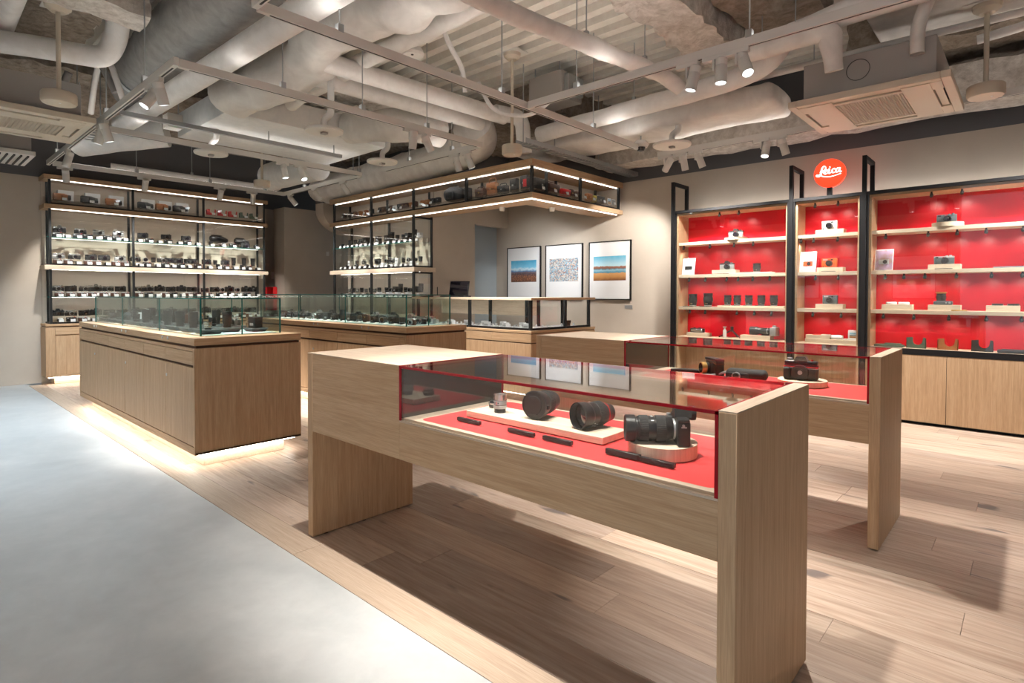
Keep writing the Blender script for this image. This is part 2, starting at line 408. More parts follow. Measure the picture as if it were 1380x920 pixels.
pipe('drain_pipe', [(-7.25, 1.74, 3.0), (-2.8, 1.87, 3.03)], 0.095, PIPE, 'long straight white pipe passing behind the front light track corner', 'pipe', n=20)
pipe('insulated_duct', [(-5.75, 2.30, 3.12), (-5.2, 2.42, 3.14), (-4.85, 2.62, 3.30), (-4.4, 2.5, 3.38), (-2.6, 2.72, 3.38)], 0.215, WRAP, 'fat cloth-wrapped duct with a swollen elbow below the deck', 'duct', 0.5, 0.07, 0.06, 24, bands=(0.72,))
pipe('insulated_pipe', [(-5.88, 2.95, 3.22), (-4.55, 2.92, 3.28), (-2.9, 3.02, 3.36)], 0.075, WRAP, 'thin wrapped pipe running beside the fat elbowed duct', 'pipe', 0.2, 0.02, 0.1)
pipe('insulated_pipe', [(-2.62, 1.83, 3.05), (-2.57, 2.87, 3.05), (-2.36, 4.06, 3.03), (-2.30, 4.42, 3.02), (-2.22, 4.55, 2.93)], 0.064, WRAP, 'wrapped pipe slanting across the open corrugated deck', 'pipe', 0.15, 0.015, 0.08, rods=(0.25, 0.55, 0.8))
pipe('supply_pipe', [(-4.22, 5.10, 3.03), (-2.92, 5.06, 3.05), (-1.9, 5.02, 3.07), (-1.62, 4.98, 3.14), (-1.5, 4.86, 3.25), (-1.0, 4.78, 3.27), (0.2, 4.7, 3.25)], 0.088, PIPE, 'long pale pipe above the broad flat duct by the picture wall', 'pipe', 0.15, 0.01, 0.12, rods=(0.2, 0.5))
pipe('insulated_pipe', [(-1.75, 4.7, 3.14), (-1.2, 4.7, 3.16), (-1.13, 4.72, 3.12), (-1.12, 4.78, 2.86)], 0.07, WRAP, 'wrapped elbow pipe dropping next to the ceiling cassette box', 'pipe', 0.12, 0.03, 0.06, rods=(0.25,))
# broad flat insulated duct ahead of the picture wall
def slab_duct(name, x0, x1, y0, y1, z0, z1, m, bev, label, wob=0.02, cat='duct', cuts=16):
    mb = MB().box(x0, x1, y0, y1, z0, z1, m, bev, 4)
    L = max(x1-x0, y1-y0); ax = 0 if x1-x0 > y1-y0 else 1
    for i in range(1, cuts):
        t = i/cuts; co = Vector(((x0+(x1-x0)*t) if ax == 0 else x0, y0 if ax == 0 else y0+(y1-y0)*t, z0)); no = Vector((1, 0, 0)) if ax == 0 else Vector((0, 1, 0))
        bmesh.ops.bisect_plane(mb.bm, geom=list(mb.bm.verts)+list(mb.bm.edges)+list(mb.bm.faces), plane_co=co, plane_no=no)
    if wob:
        bmesh.ops.subdivide_edges(mb.bm, edges=[e for e in mb.bm.edges if e.calc_length() > 0.12], cuts=2, use_grid_fill=True)
        for v in mb.bm.verts: v.co += Vector((noise.noise(v.co*5), noise.noise(v.co*5+Vector((7, 0, 0))), noise.noise(v.co*5+Vector((0, 9, 0)))))*wob
    return single(name, mb, ((x0+x1)/2, (y0+y1)/2, z0), label, cat, sharp=60)
slab_duct('flat_duct', -4.9, -1.75, 5.38, 5.98, 2.92, 3.14, WRAP, 0.07, 'broad flat wrapped duct along the picture wall ceiling', 0.02)
slab_duct('sheet_duct', -7.33, -5.93, 2.31, 4.2, 3.0, 3.27, DUCTW, 0.004, 'large flat white sheet-metal duct over the middle counters', 0.0)
slab_duct('sheet_duct', -1.0, 1.6, 5.1, 5.82, 3.34, 3.66, WRAP, 0.03, 'wide painted duct above the ceiling cassette near the red display', 0.005)
pipe('insulated_duct', [(-9.2, 5.15, 2.99), (-6.6, 5.12, 3.0), (-5.6, 5.1, 3.03), (-5.1, 5.0, 3.10), (-4.95, 4.72, 3.2)], 0.23, WRAP, 'long wrapped duct lying behind the corner display top', 'duct', 0.35, 0.04, 0.1, 22)
pipe('insulated_duct', [(-5.93, 3.7, 3.12), (-5.5, 3.75, 3.1), (-5.2, 4.0, 3.08), (-5.15, 4.40, 3.1)], 0.17, WRAP, 'short curved wrapped duct leaving the white sheet duct', 'duct', 0.3, 0.04, 0.08, 20)
pipe('round_duct', [(-8.65, 4.0, 2.98), (-7.9, 4.05, 2.98), (-7.4, 4.1, 2.98)], 0.2, DUCTW, 'round white duct end near the far wall case', 'duct', 0.2, 0.01, 0.1, 22)
pipe('round_duct', [(-8.2, 1.55, 2.98), (-7.75, 1.85, 3.02), (-7.52, 2.25, 3.1)], 0.19, DUCTW, 'round white duct bending behind the ceiling cassette by the entrance wall', 'duct', 0.3, 0.01, 0.1, 22)
for xx, rr, lb in ((-4.55, 0.085, 'painted pipe beside the sprayed beam, nearer the open deck'), (-4.93, 0.085, 'painted pipe running right along the sprayed beam')):
    pipe('painted_pipe', [(xx, 2.55, 3.2), (xx+0.1, 4.75, 3.2)], rr, PIPE, lb, 'pipe')
pipe('riser_pipe', [(-4.45, 4.6, 3.22), (-4.36, 4.95, 3.22), (-4.36, 5.0, 2.82)], 0.085, PIPE, 'painted elbow pipe dropping beside the pendant drum at the corner display', 'pipe', 0.12)
pipe('u_bend_pipe', [(-6.0, 0.48, 3.14), (-5.86, 0.75, 3.14), (-5.70, 1.26, 3.14), (-5.63, 1.32, 3.3), (-5.4, 1.3, 3.55)], 0.085, PIPE, 'fat white pipe with a turned-up end over the entrance cassette', 'pipe', 0.18)
pipe('painted_pipe', [(-6.25, 0.66, 3.32), (-5.0, 0.64, 3.33)], 0.08, PIPE, 'white pipe end beside the pendant drum bracket over the entrance', 'pipe')
pipe('painted_pipe', [(-6.5, 0.42, 3.3), (-5.0, 0.40, 3.3)], 0.07, PIPE, 'white pipe highest in the corner over the entrance', 'pipe')
pipe('thin_pipe', [(-9.3, 2.1, 2.93), (-9.25, 3.1, 2.92), (-9.2, 4.4, 2.92), (-9.2, 4.45, 3.05)], 0.04, PIPE, 'thin white pipe along the wall above the far wall case', 'pipe', 0.06, rods=(0.3, 0.75))
pipe('thin_pipe', [(-1.9, 5.45, 3.2), (-0.9, 5.55, 3.24), (0.4, 5.62, 3.26)], 0.03, PIPE, 'thin painted pipe crossing above the ceiling cassette', 'pipe')
pipe('thin_pipe', [(-0.35, 5.75, 3.18), (1.2, 5.7, 3.3)], 0.035, PIPE, 'painted pipe with upturned stub right of the ceiling cassette', 'pipe')
pipe('conduit', [(-3.6, 3.05, 3.62), (-3.75, 3.25, 3.4), (-3.78, 3.5, 3.2), (-3.78, 3.52, 3.0)], 0.022, PIPE, 'curved painted conduit hanging below the open deck', 'conduit', 0.25)
pipe('conduit', [(-4.1, 4.0, 3.3), (-4.0, 4.1, 3.0), (-3.75, 4.4, 2.97), (-3.6, 4.6, 3.2)], 0.02, PIPE, 'looping grey conduit near the pendant drum by the corner display', 'conduit', 0.3)
pipe('conduit', [(-6.6, 1.35, 3.5), (-6.5, 1.4, 3.35), (-6.45, 1.5, 3.1)], 0.028, FLEX, 'drooping dark conduit behind the entrance cassette', 'conduit', 0.1)
def rough_beam(name, x0, x1, y0, y1, z0, z1, m, label, amp=0.05, cat='beam'):
    mb = MB().box(x0, x1, y0, y1, z0, z1, m)
    for _ in range(5):
        es = [e for e in mb.bm.edges if e.calc_length() > 0.11]
        if not es: break
        bmesh.ops.subdivide_edges(mb.bm, edges=es, cuts=1, use_grid_fill=True)
    for v in mb.bm.verts:
        q = v.co*6; v.co += Vector((noise.noise(q), noise.noise(q+Vector((5, 0, 0))), noise.noise(q+Vector((0, 5, 0)))))*amp+Vector((noise.noise(q*4), 0, noise.noise(q*4+Vector((3, 1, 0)))))*amp*0.4
    o = single(name, mb, ((x0+x1)/2, (y0+y1)/2, z0), label, cat, sharp=60)
    return o
rough_beam('plastered_beam', -4.3, 2.4, 6.35, 6.72, 2.86, 3.2, ROUGHW, 'rough plastered beam running along the picture wall ceiling', 0.035)
rough_beam('plastered_beam', -2.35, -1.95, 3.2, 5.3, 3.36, 3.72, ROUGHW, 'pale lumpy sprayed beam above the three lit spotlights', 0.05)
rough_beam('plastered_beam', -1.9, -1.3, 2.4, 5.4, 3.52, 3.75, ROUGHB, 'brown sprayed fibre beam right of the pale lumpy beam', 0.05)
rough_beam('plastered_beam', -5.95, -5.45, 2.45, 5.2, 3.42, 3.72, ROUGHW, 'rough white beam between the wrapped duct and painted pipes', 0.035)
rough_beam('plastered_beam', -5.35, -5.05, 0.2, 1.40, 3.32, 3.6, ROUGHW, 'rough white beam high over the entrance cassette', 0.035)
rough_beam('plastered_beam', -9.8, -7.4, 0.0, 4.6, 3.5, 3.75, ROUGHB, 'dark sprayed slab edge above the far wall case', 0.05)
rough_beam('plastered_beam', -7.2, -5.8, -0.3, 1.3, 3.55, 3.75, ROUGHB, 'dark sprayed patch of slab above the entrance cassette', 0.05)
rough_beam('plastered_beam', -10.2, -4.2, 5.2, 6.9, 3.4, 3.75, ROUGHB, 'dark sprayed slab behind the corner display ducts', 0.05)
rough_beam('plastered_beam', -1.3, 2.4, 6.0, 6.9, 3.35, 3.75, ROUGHB, 'dark sprayed slab above the red display', 0.05)
# ceiling cassettes
def cassette(cx, cy, z, w, d, hood_h, label):
    root = empty('air_conditioner', (cx, cy, z), label, 'air conditioner')
    hw, hd = w/2, d/2
    mb = MB()
    t = 0.2; o1, o2 = 0.06, 0.125   # frame with four slots round the grille
    for sx in (-1, 1):
        mb.box(cx+sx*(hw-o1), cx+sx*hw, cy-hd, cy+hd, z, z+0.05, BEIGE, 0.004); mb.box(cx+sx*(hw-0.30), cx+sx*(hw-o2), cy-hd+o1, cy+hd-o1, z-0.004, z+0.05, BEIGE, 0.003)
        mb.box(cx-hw+o1, cx+hw-o1, cy+sx*(hd-o1), cy+sx*hd, z, z+0.05, BEIGE, 0.004); mb.box(cx-hw+0.28, cx+hw-0.28, cy+sx*(hd-0.17), cy+sx*(hd-o2), z-0.004, z+0.05, BEIGE, 0.003)
        for sy in (-1, 1): mb.box(cx+sx*(hw-0.24), cx+sx*(hw-o1), cy+sy*(hd-0.24), cy+sy*(hd-o1), z-0.002, z+0.05, BEIGE)
    mb.box(cx-hw+0.05, cx+hw-0.05, cy-hd+0.05, cy+hd-0.05, z+0.045, z+0.06, TRKS)
    part(root, 'panel_frame', mb)
    g = MB().box(cx-hw+0.30, cx+hw-0.30, cy-hd+0.17, cy+hd-0.17, z+0.006, z+0.03, BEIGE)
    nn = 24
    for i in range(nn): xx = cx-hw+0.31+(w-0.62)*i/(nn-1); g.box(xx-0.004, xx+0.004, cy-hd+0.175, cy+hd-0.175, z-0.002, z+0.008, BEIGE)
    for i in range(nn): yy = cy-hd+0.18+(d-0.36)*i/(nn-1); g.box(cx-hw+0.305, cx+hw-0.305, yy-0.004, yy+0.004, z-0.002, z+0.008, BEIGE)
    part(root, 'intake_grille', g)
    for sx in (-1, 1):
        part(root, 'louvre', MB().box(cx+sx*(hw-0.118), cx+sx*(hw-0.072), cy-0.25, cy+0.25, z+0.008, z+0.014, BEIGE, M=None))
        part(root, 'louvre', MB().box(cx-0.25, cx+0.25, cy+sx*(hd-0.118), cy+sx*(hd-0.072), z+0.008, z+0.014, BEIGE))
    part(root, 'casing', MB().box(cx-hw+0.09, cx+hw-0.09, cy-hd+0.09, cy+hd-0.09, z+0.06, z+hood_h, BOXG, 0.004))
    ring = MB(); M = Matrix.Translation((cx-0.05, cy-hd+0.088, z+0.06+(hood_h-0.06)*0.55)) @ Matrix.Rotation(PI/2, 4, 'X')
    ring.lathe([(0.075, 0, TRKS), (0.079, 0, TRKS), (0.079, 0.004, TRKS), (0.075, 0.004, TRKS), (0.075, 0, TRKS)], M, 32, False, False)
    part(root, 'knockout_ring', ring)
    part(root, 'drain_stub', MB().tube(fillet([(cx+hw-0.2, cy-hd+0.06, z+0.22), (cx+hw-0.2, cy-hd+0.05, z+0.42), (cx+hw-0.1, cy-hd+0.02, z+0.66)], 0.1), 0.045, WRAP, 12))
    return root
cassette(-0.95, 5.37, 2.68, 1.04, 0.98, 0.34, 'beige ceiling air conditioner cassette above the red display wall')
cassette(-6.63, 0.77, 2.69, 1.02, 1.02, 0.34, 'beige ceiling air conditioner cassette over the grey entrance floor')
v = empty('air_vent', (-8.0, 0.75, 2.62), 'pale slotted air vent box behind the entrance ceiling cassette', 'vent')
part(v, 'vent_box', MB().box(-8.35, -7.7, 0.45, 1.05, 2.66, 2.95, BOXG, 0.004)); mb = MB().box(-8.38, -7.67, 0.42, 1.08, 2.62, 2.665, WHP, 0.003)
part(v, 'vent_frame', mb)
for i in range(11): part(v, 'slat', MB().box(-8.33, -7.72, 0.47+i*0.055, 0.485+i*0.055, 2.608, 2.622, TRKS))
# pendant drums, discs, dome
def drum(x, y, z, r, h, top, label):
    root = empty('pendant_drum', (x, y, z), label, 'ceiling pendant', 'beige drum pendants')
    part(root, 'drum_body', MB().lathe([(r*0.3, -h*0.02, BEIGE), (r*0.92, 0, BEIGE), (r, 0.012, BEIGE), (r, h-0.01, BEIGE), (r*0.94, h, BEIGE)], Matrix.Translation((x, y, z)), 36))
    part(root, 'rod', MB().cyl((x, y, z+h), (x, y, top), 0.016, BEIGE))
    part(root, 'ceiling_plate', MB().lathe([(0.05, top-0.06, BEIGE), (0.085, top-0.03, BEIGE), (0.09, top, BEIGE)], Matrix.Translation((x, y, 0)), 24).box(x-0.14, x+0.14, y-0.09, y+0.09, top, top+0.01, WHP))
    part(root, 'indicator', MB().cyl((x+r*0.3, y, z-0.004), (x+r*0.3, y, z+0.002), 0.008, WHT, 10))
drum(-5.58, 0.93, 2.66, 0.115, 0.085, 3.42, 'beige drum pendant on a rod beside the entrance cassette')
drum(-4.02, 4.41, 2.64, 0.105, 0.10, 3.68, 'beige drum pendant hanging before the corner display top')
drum(-0.28, 5.50, 2.66, 0.115, 0.085, 3.33, 'beige drum pendant right of the ceiling cassette at the red display')
drum(-7.68, 3.44, 2.63, 0.105, 0.085, 3.46, 'beige drum pendant near the far wall case light track')
def disc(x, y, z, r, label, h=0.3):
    root = empty('disc_diffuser', (x, y, z), label, 'ceiling disc', 'round ceiling discs')
    part(root, 'disc_plate', MB().lathe([(r*0.97, 0, WHP), (r, 0.008, WHP), (r, 0.022, WHP), (r*0.6, 0.03, WHP)], Matrix.Translation((x, y, z)), 40))
    part(root, 'sensor_box', MB().box(x-0.025, x+0.025, y-0.025, y+0.025, z-0.02, z+0.001, BOXG, 0.003))
    part(root, 'elbow_arm', MB().tube(fillet([(x, y, z+0.02), (x, y, z+0.12), (x+0.05, y+0.04, z+0.16), (x+0.05, y+0.04, z+h)], 0.05), 0.03, PIPE, 12))
disc(-4.83, 2.74, 2.68, 0.17, 'white ceiling disc with a small central box under the wrapped elbow duct', 0.5)
disc(-5.47, 3.82, 2.68, 0.17, 'white ceiling disc beyond the end of the white sheet duct', 0.24)
disc(-6.67, 2.43, 2.72, 0.17, 'white ceiling disc under the front edge of the white sheet duct', 0.27)
disc(-2.73, 5.40, 2.70, 0.19, 'white ceiling disc in front of the picture wall beam', 0.21)
dm = empty('dome_camera', (-3.17, 5.55, 2.79), 'small white dome security camera at the end of a light track', 'security camera')
part(dm, 'dome_base', MB().lathe([(0.07, 0.0, WHP), (0.085, 0.03, WHP), (0.06, 0.07, WHP)], Matrix.Translation((-3.17, 5.55, 2.79)), 24))
part(dm, 'dome', MB().lathe([(0.012, -0.045, FRONTG), (0.035, -0.035, FRONTG), (0.05, 0.0, FRONTG)], Matrix.Translation((-3.17, 5.55, 2.79)), 24))
part(dm, 'hanger_rod', MB().cyl((-3.17, 5.55, 2.85), (-3.17, 5.55, 2.93), 0.008, GALV, 8))
ds = empty('smoke_detector', (-4.05, 3.15, 3.28), 'small white round detector with a dark dot below the rough white beam', 'detector')
part(ds, 'detector_body', MB().lathe([(0.09, 0, WHP), (0.1, 0.02, WHP), (0.09, 0.05, WHP), (0.06, 0.09, WHP)], Matrix.Translation((-4.05, 3.15, 3.28)), 28)); part(ds, 'lens_dot', MB().cyl((-4.02, 3.12, 3.275), (-4.02, 3.12, 3.285), 0.012, TRKS, 10))
# cable tray above the corner display
ct = empty('cable_tray', (-4.05, 5.6, 2.80), 'perforated grey cable tray above the short side of the corner display', 'cable tray')
for sx in (-1, 1): part(ct, 'side_rail', MB().box(-4.05+sx*0.07, -4.05+sx*0.074, 4.58, 6.9, 2.80, 2.85, GALV))
rg = MB()
for i in range(39): rg.box(-4.12, -3.98, 4.60+i*0.06, 4.62+i*0.06, 2.80, 2.806, GALV)
o = part(ct, 'rungs', rg); o['kind'] = 'stuff'
for yy in (4.7, 5.25, 6.15): part(ct, 'hanger_rod', MB().cyl((-4.12, yy, 2.81), (-4.12, yy, 3.72), 0.006, GALV, 8))
# small ceiling fittings
jb = empty('junction_box', (-4.0, 5.05, 3.28), 'grey sheet-metal fan box beyond the track crossing', 'fan unit')
part(jb, 'box_body', MB().box(-4.17, -3.72, 4.85, 5.22, 3.30, 3.58, BOXG, 0.004)); part(jb, 'side_flange', MB().box(-3.72, -3.66, 4.90, 5.17, 3.34, 3.54, GALV, 0.003)); part(jb, 'hanger_rod', MB().cyl((-4.12, 4.9, 3.57), (-4.12, 4.9, 3.70), 0.006, GALV, 8).cyl((-3.78, 4.9, 3.57), (-3.78, 4.9, 3.70), 0.006, GALV, 8))
pipe('conduit', [(-7.0, 1.42, 3.0), (-6.75, 1.40, 3.25), (-6.4, 1.38, 3.4), (-6.25, 1.42, 3.3), (-6.2, 1.5, 2.98)], 0.026, PIPE, 'looped pale hose above the entrance cassette corner', 'conduit', 0.16, 0.0, 0.06)
pipe('conduit', [(-7.45, 1.2, 2.9), (-7.42, 1.22, 3.2), (-7.3, 1.3, 3.45)], 0.035, FLEX, 'short dark drain hose beside the entrance cassette', 'conduit', 0.1)
lb = empty('cable_ladder', (-7.4, 1.53, 2.88), 'small steel cable ladder behind the entrance light track', 'cable ladder')
for yy in (1.46, 1.58): part(lb, 'side_rail', MB().box(-7.75, -6.95, yy-0.006, yy+0.006, 2.88, 2.905, GALV))
for i in range(7): part(lb, 'rung', MB().box(-7.71+i*0.12, -7.69+i*0.12, 1.46, 1.58, 2.885, 2.893, GALV))
part(lb, 'hanger_rod', MB().cyl((-7.7, 1.46, 2.9), (-7.7, 1.46, 3.6), 0.006, GALV, 8).cyl((-7.0, 1.50, 2.9), (-7.0, 1.50, 3.6), 0.006, GALV, 8))
db = empty('driver_box', (-6.45, 1.95, 2.86), 'small white driver box with a green light under the sheet duct edge', 'driver box')
part(db, 'box_body', MB().box(-6.52, -6.38, 1.92, 2.06, 2.86, 3.0, WHP, 0.004)); part(db, 'green_light', MB().cyl((-6.38, 1.99, 2.885), (-6.376, 1.99, 2.885), 0.008, mat('green_indicator_lit', (0.1, 0.8, 0.3), em=(0.1, 1.0, 0.35), es=3.0), 10)); part(db, 'hanger_rod', MB().cyl((-6.45, 2.04, 2.99), (-6.45, 2.04, 3.70), 0.006, GALV, 8))
# ---------------------------------------------------------------- light tracks and spotlights
def track(x0, y0, x1, y1, z, label, rods):
    cx, cy = (x0+x1)/2, (y0+y1)/2; hw = 0.018
    root = empty('light_track', (cx, cy, z), label, 'light track', 'white light tracks')
    al = abs(x1-x0) > abs(y1-y0)
    if al: a, b = min(x0, x1), max(x0, x1); mb = MB().box(a-hw, b+hw, y0-hw, y0+hw, z, z+0.058, TRK, 0.002); sl = MB().box(a+0.05, b-0.05, y0-0.006, y0+0.006, z-0.001, z+0.002, TRKS)
    else: a, b = min(y0, y1), max(y0, y1); mb = MB().box(x0-hw, x0+hw, a-hw, b+hw, z, z+0.058, TRK, 0.002); sl = MB().box(x0-0.006, x0+0.006, a+0.05, b-0.05, z-0.001, z+0.002, TRKS)
    part(root, 'rail', mb); part(root, 'slot', sl)
    part(root, 'unseen_uplight_strip', (MB().box(a+0.1, b-0.1, y0-0.011, y0+0.011, z+0.058, z+0.0592, UPL_ADDED if x0 > -3.5 and y0 < 5 else UPL2_ADDED) if al else MB().box(x0-0.011, x0+0.011, a+0.1, b-0.1, z+0.058, z+0.0592, UPL_ADDED if x0 > -3.5 and y0 < 5 else UPL2_ADDED)))  # added strip, unseen from below, that brightens the ceiling
    for t in rods:
        px, py = (a+(b-a)*t, y0) if al else (x0, a+(b-a)*t)
        part(root, 'hanger_rod', MB().cyl((px, py, z+0.05), (px, py, 3.72), 0.005, GALV, 8).box(px-0.02, px+0.02, py-0.02, py+0.02, z+0.05, z+0.10, GALV, 0.002))
    return root
TZ = 2.75
track(-8.83, 1.36, -4.35, 1.36, TZ, 'white light track over the wooden edge of the entrance floor', (0.12, 0.35, 0.6, 0.85))
track(-8.83, 1.42, -8.83, 4.29, TZ, 'white light track running in front of the far wall case', (0.3, 0.62, 0.9))
track(-8.80, 4.30, -6.68, 4.30, TZ, 'white light track facing the far half of the corner display', (0.3, 0.93))
track(-6.60, 1.50, -6.60, 4.26, TZ, 'white light track under the white sheet duct', (0.995,))
track(-4.36, 1.40, -4.36, 4.28, TZ, 'white light track crossing from the entrance track towards the corner display', (0.25, 0.5, 0.75))
track(-6.12, 4.30, -4.40, 4.30, TZ, 'short white light track facing the near half of the corner display', (0.3, 0.75))
track(-3.17, 1.42, -3.17, 5.45, TZ, 'long white light track crossing the room above the near table', (0.12, 0.48, 0.8))
track(-3.14, 1.38, 1.4, 1.38, TZ, 'white light track directly over the front of the near table', (0.05, 0.5))
track(-3.13, 3.66, 1.6, 3.66, TZ, 'white light track carrying three lit spotlights over the far table', (0.1, 0.38, 0.62, 0.9))
track(-3.15, 5.93, 1.4, 5.93, TZ, 'white light track along the red display wall', (0.35, 0.5, 0.8))
st = empty('steel_channel', (-6.3, 2.6, 2.86), 'thin galvanised channel under the white sheet duct', 'channel')
part(st, 'channel', MB().box(-6.32, -6.28, 1.5, 3.8, 2.86, 2.90, GALV))
for yy in (2.9, 3.7): part(st, 'hanger_rod', MB().cyl((-6.3, yy, 2.89), (-6.3, yy, 3.02), 0.006, GALV, 8))
st = empty('hanger_bracket', (-3.05, 3.05, 3.45), 'slotted steel bracket hung from the corrugated deck', 'bracket')
part(st, 'slotted_bar', MB().box(-3.16, -2.80, 3.25, 3.29, 3.45, 3.485, GALV, 0.002))
for xx in (-3.1, -2.86): part(st, 'hanger_rod', MB().cyl((xx, 3.27, 3.47), (xx, 3.27, 3.71), 0.006, GALV, 8))
_sp = {}
def spot(x, y, axis, target, label, power=1.0, col=(1.0, 0.935, 0.86), ang=58, z=TZ):
    root = empty('track_spotlight', (x, y, z), label, 'spotlight', 'white track spotlights')
    a = (1, 0) if axis == 'x' else (0, 1)
    part(root, 'adapter', MB().box(x-0.018-0.06*a[0], x+0.018+0.06*a[0], y-0.018-0.06*a[1], y+0.018+0.06*a[1], z-0.03, z+0.002, TRK, 0.003))
    part(root, 'bracket', MB().box(x-0.007, x+0.007, y-0.02, y+0.02, z-0.10, z-0.028, TRK, 0.002).box(x+0.0, x+0.045, y-0.012, y+0.012, z-0.10, z-0.088, TRK))
    piv = Vector((x+0.045, y, z-0.09)); d = (Vector(target)-piv).normalized()
    if 'h' not in _sp:
        _sp['h'] = MB().lathe([(0.030, 0.065, TRK), (0.037, 0.058, TRK), (0.037, 0.02, TRK), (0.0355, 0.018, TRK), (0.0355, 0.014, TRK), (0.037, 0.012, TRK), (0.037, -0.10, TRK), (0.032, -0.10, TRK), (0.032, -0.085, TRK)], None, 24).mesh('lamp_head')
        _sp['f'] = MB().lathe([(0.0315, -0.094, LAMPF), (0.0315, -0.088, LAMPF)], None, 24).mesh('lamp_face')
    q = d.to_track_quat('-Z', 'Y')
    h = link(bpy.data.objects.new('lamp_head', _sp['h']), root); h.location = piv-Vector(root.location); h.rotation_mode = 'QUATERNION'; h.rotation_quaternion = q
    link(bpy.data.objects.new('lamp_face', _sp['f']), h)
    if power > 0:
        ld = bpy.data.lights.new('spot_beam', 'SPOT'); ld.energy = SPOT_W*power; ld.color = col; ld.spot_size = math.radians(ang); ld.spot_blend = 0.6; ld.shadow_soft_size = 0.03
        lo = link(bpy.data.objects.new('spot_beam', ld), h); lo.location = (0, 0, -0.102)
    return root
WARM = (1.0, 0.89, 0.76); NEU = (1.0, 0.95, 0.89); COOL = (0.78, 0.90, 1.0)
spot(-4.90, 1.36, 'x', (-4.9, 0.1, 0.7), 'spotlight on the entrance track, one of the near pair, further from the corner', 1.3, COOL, 115)
spot(-4.72, 1.36, 'x', (-4.9, 1.9, 0.9), 'spotlight on the entrance track, one of the near pair, closer to the corner', 2.3)
spot(-6.37, 1.36, 'x', (-6.9, 0.7, 0), 'spotlight on the entrance track, outer one of the middle pair', 1.2, COOL, 115)
spot(-6.22, 1.36, 'x', (-6.3, 1.95, 0.9), 'spotlight on the entrance track, inner one of the middle pair', 2.3)
spot(-7.75, 1.36, 'x', (-8.2, 0.7, 0), 'lit spotlight nearest the far end of the entrance track', 1.25, COOL, 110)
spot(-8.83, 1.52, 'y', (-9.6, 1.75, 1.4), 'spotlight at the entrance end of the track before the far wall case', 0.8, NEU)
spot(-8.83, 2.37, 'y', (-9.6, 2.4, 1.3), 'spotlight before the middle bay of the far wall case', 0.9, NEU, 70)
spot(-8.83, 3.33, 'y', (-9.6, 3.3, 1.3), 'spotlight before the third bay of the far wall case', 0.9, NEU, 70)
spot(-8.83, 3.80, 'y', (-9.6, 4.0, 1.4), 'last spotlight before the end of the far wall case', 0.8, NEU)
spot(-8.6, 4.30, 'x', (-8.2, 5.05, 1.6), 'tilted spotlight at the far end facing the corner display', 0.8, NEU)
spot(-7.86, 4.30, 'x', (-7.6, 5.05, 1.6), 'tilted spotlight in the middle facing the corner display', 0.8, NEU)
spot(-7.09, 4.30, 'x', (-6.8, 5.05, 1.6), 'tilted spotlight nearest the gap facing the corner display', 0.8, NEU)
spot(-6.60, 3.20, 'y', (-6.3, 3.4, 0.9), 'lit spotlight under the white sheet duct, nearer the entrance', 1.4)
spot(-6.60, 3.42, 'y', (-5.6, 3.6, 0.9), 'spotlight under the white sheet duct, nearer the corner display', 1.0)
spot(-4.36, 3.36, 'y', (-4.9, 3.6, 0.9), 'spotlight of the pair below the rough white beam, nearer the entrance', 1.0)
spot(-4.36, 3.52, 'y', (-4.7, 5.0, 0.9), 'spotlight of the pair below the rough white beam, nearer the counter', 1.0)
spot(-4.79, 4.30, 'x', (-4.7, 5.0, 0.8), 'upright spotlight hanging before the backpack shelf of the corner display', 1.0, NEU)
spot(-4.60, 4.30, 'x', (-4.3, 5.0, 1.0), 'tilted spotlight hanging before the backpack shelf of the corner display', 1.0, NEU)
spot(-1.74, 3.66, 'x', (-2.1, 3.50, 0.7), 'first lit spotlight of three over the far table, on the wall side', 1.1, ang=48)
spot(-1.555, 3.66, 'x', (-1.5, 3.50, 0.7), 'second lit spotlight of three over the far table, the upright one', 1.1, ang=48)
spot(-1.41, 3.66, 'x', (-0.25, 2.75, 0.0), 'third lit spotlight of three over the far table, facing the room', 1.9, ang=60)
spot(-3.08, 5.93, 'x', (-4.55, 6.93, 1.3), 'spotlight at the picture end of the red display track', 1.3, NEU, 70)
spot(-2.90, 5.93, 'x', (-2.8, 6.44, 1.15), 'left one of two spotlights before the first red bay', 1.05, NEU, 95)
spot(-2.72, 5.93, 'x', (-2.3, 6.44, 1.15), 'right one of two spotlights before the first red bay', 1.05, NEU, 95)
spot(-2.03, 5.93, 'x', (-2.0, 4.9, 0.0), 'lit upright spotlight before the middle red bay', 1.2)
spot(-1.87, 5.93, 'x', (-1.5, 6.44, 1.15), 'tilted spotlight before the middle red bay', 1.1, NEU, 95)
# the rest of the lamps on the same tracks, above the frame
for x, tx, ty, tz, pw in ((-2.35, -2.2, 1.75, 0.7, 1.1), (-1.55, -1.5, 1.72, 0.7, 1.2), (-0.95, -0.9, 1.70, 0.7, 1.2)):
    spot(x, 1.38, 'x', (tx, ty, tz), {-2.35: 'overhead spotlight aimed at the wooden end of the near table', -1.55: 'overhead spotlight aimed at the lenses in the near table', -0.95: 'overhead spotlight aimed at the camera in the near table'}[x], pw)
spot(0.30, 5.93, 'x', (-0.3, 4.8, 0), 'overhead spotlight aimed at the floor before the red display', 1.3)
spot(0.62, 5.93, 'x', (0.1, 6.44, 1.1), 'overhead spotlight aimed at the end bay of the red display', 1.3, NEU, 100)
spot(0.42, 5.93, 'x', (-0.6, 6.44, 1.1), 'overhead spotlight aimed along the right red bay', 1.5, NEU, 90)
spot(-1.25, 1.38, 'x', (-1.69, -0.4, 1.5), 'overhead spotlight aimed at the nearest print beside the viewer', 1.0, NEU)
spot(-2.1, 1.38, 'x', (-2.62, -0.4, 1.5), 'overhead spotlight aimed at the middle print beside the viewer', 1.0, NEU)
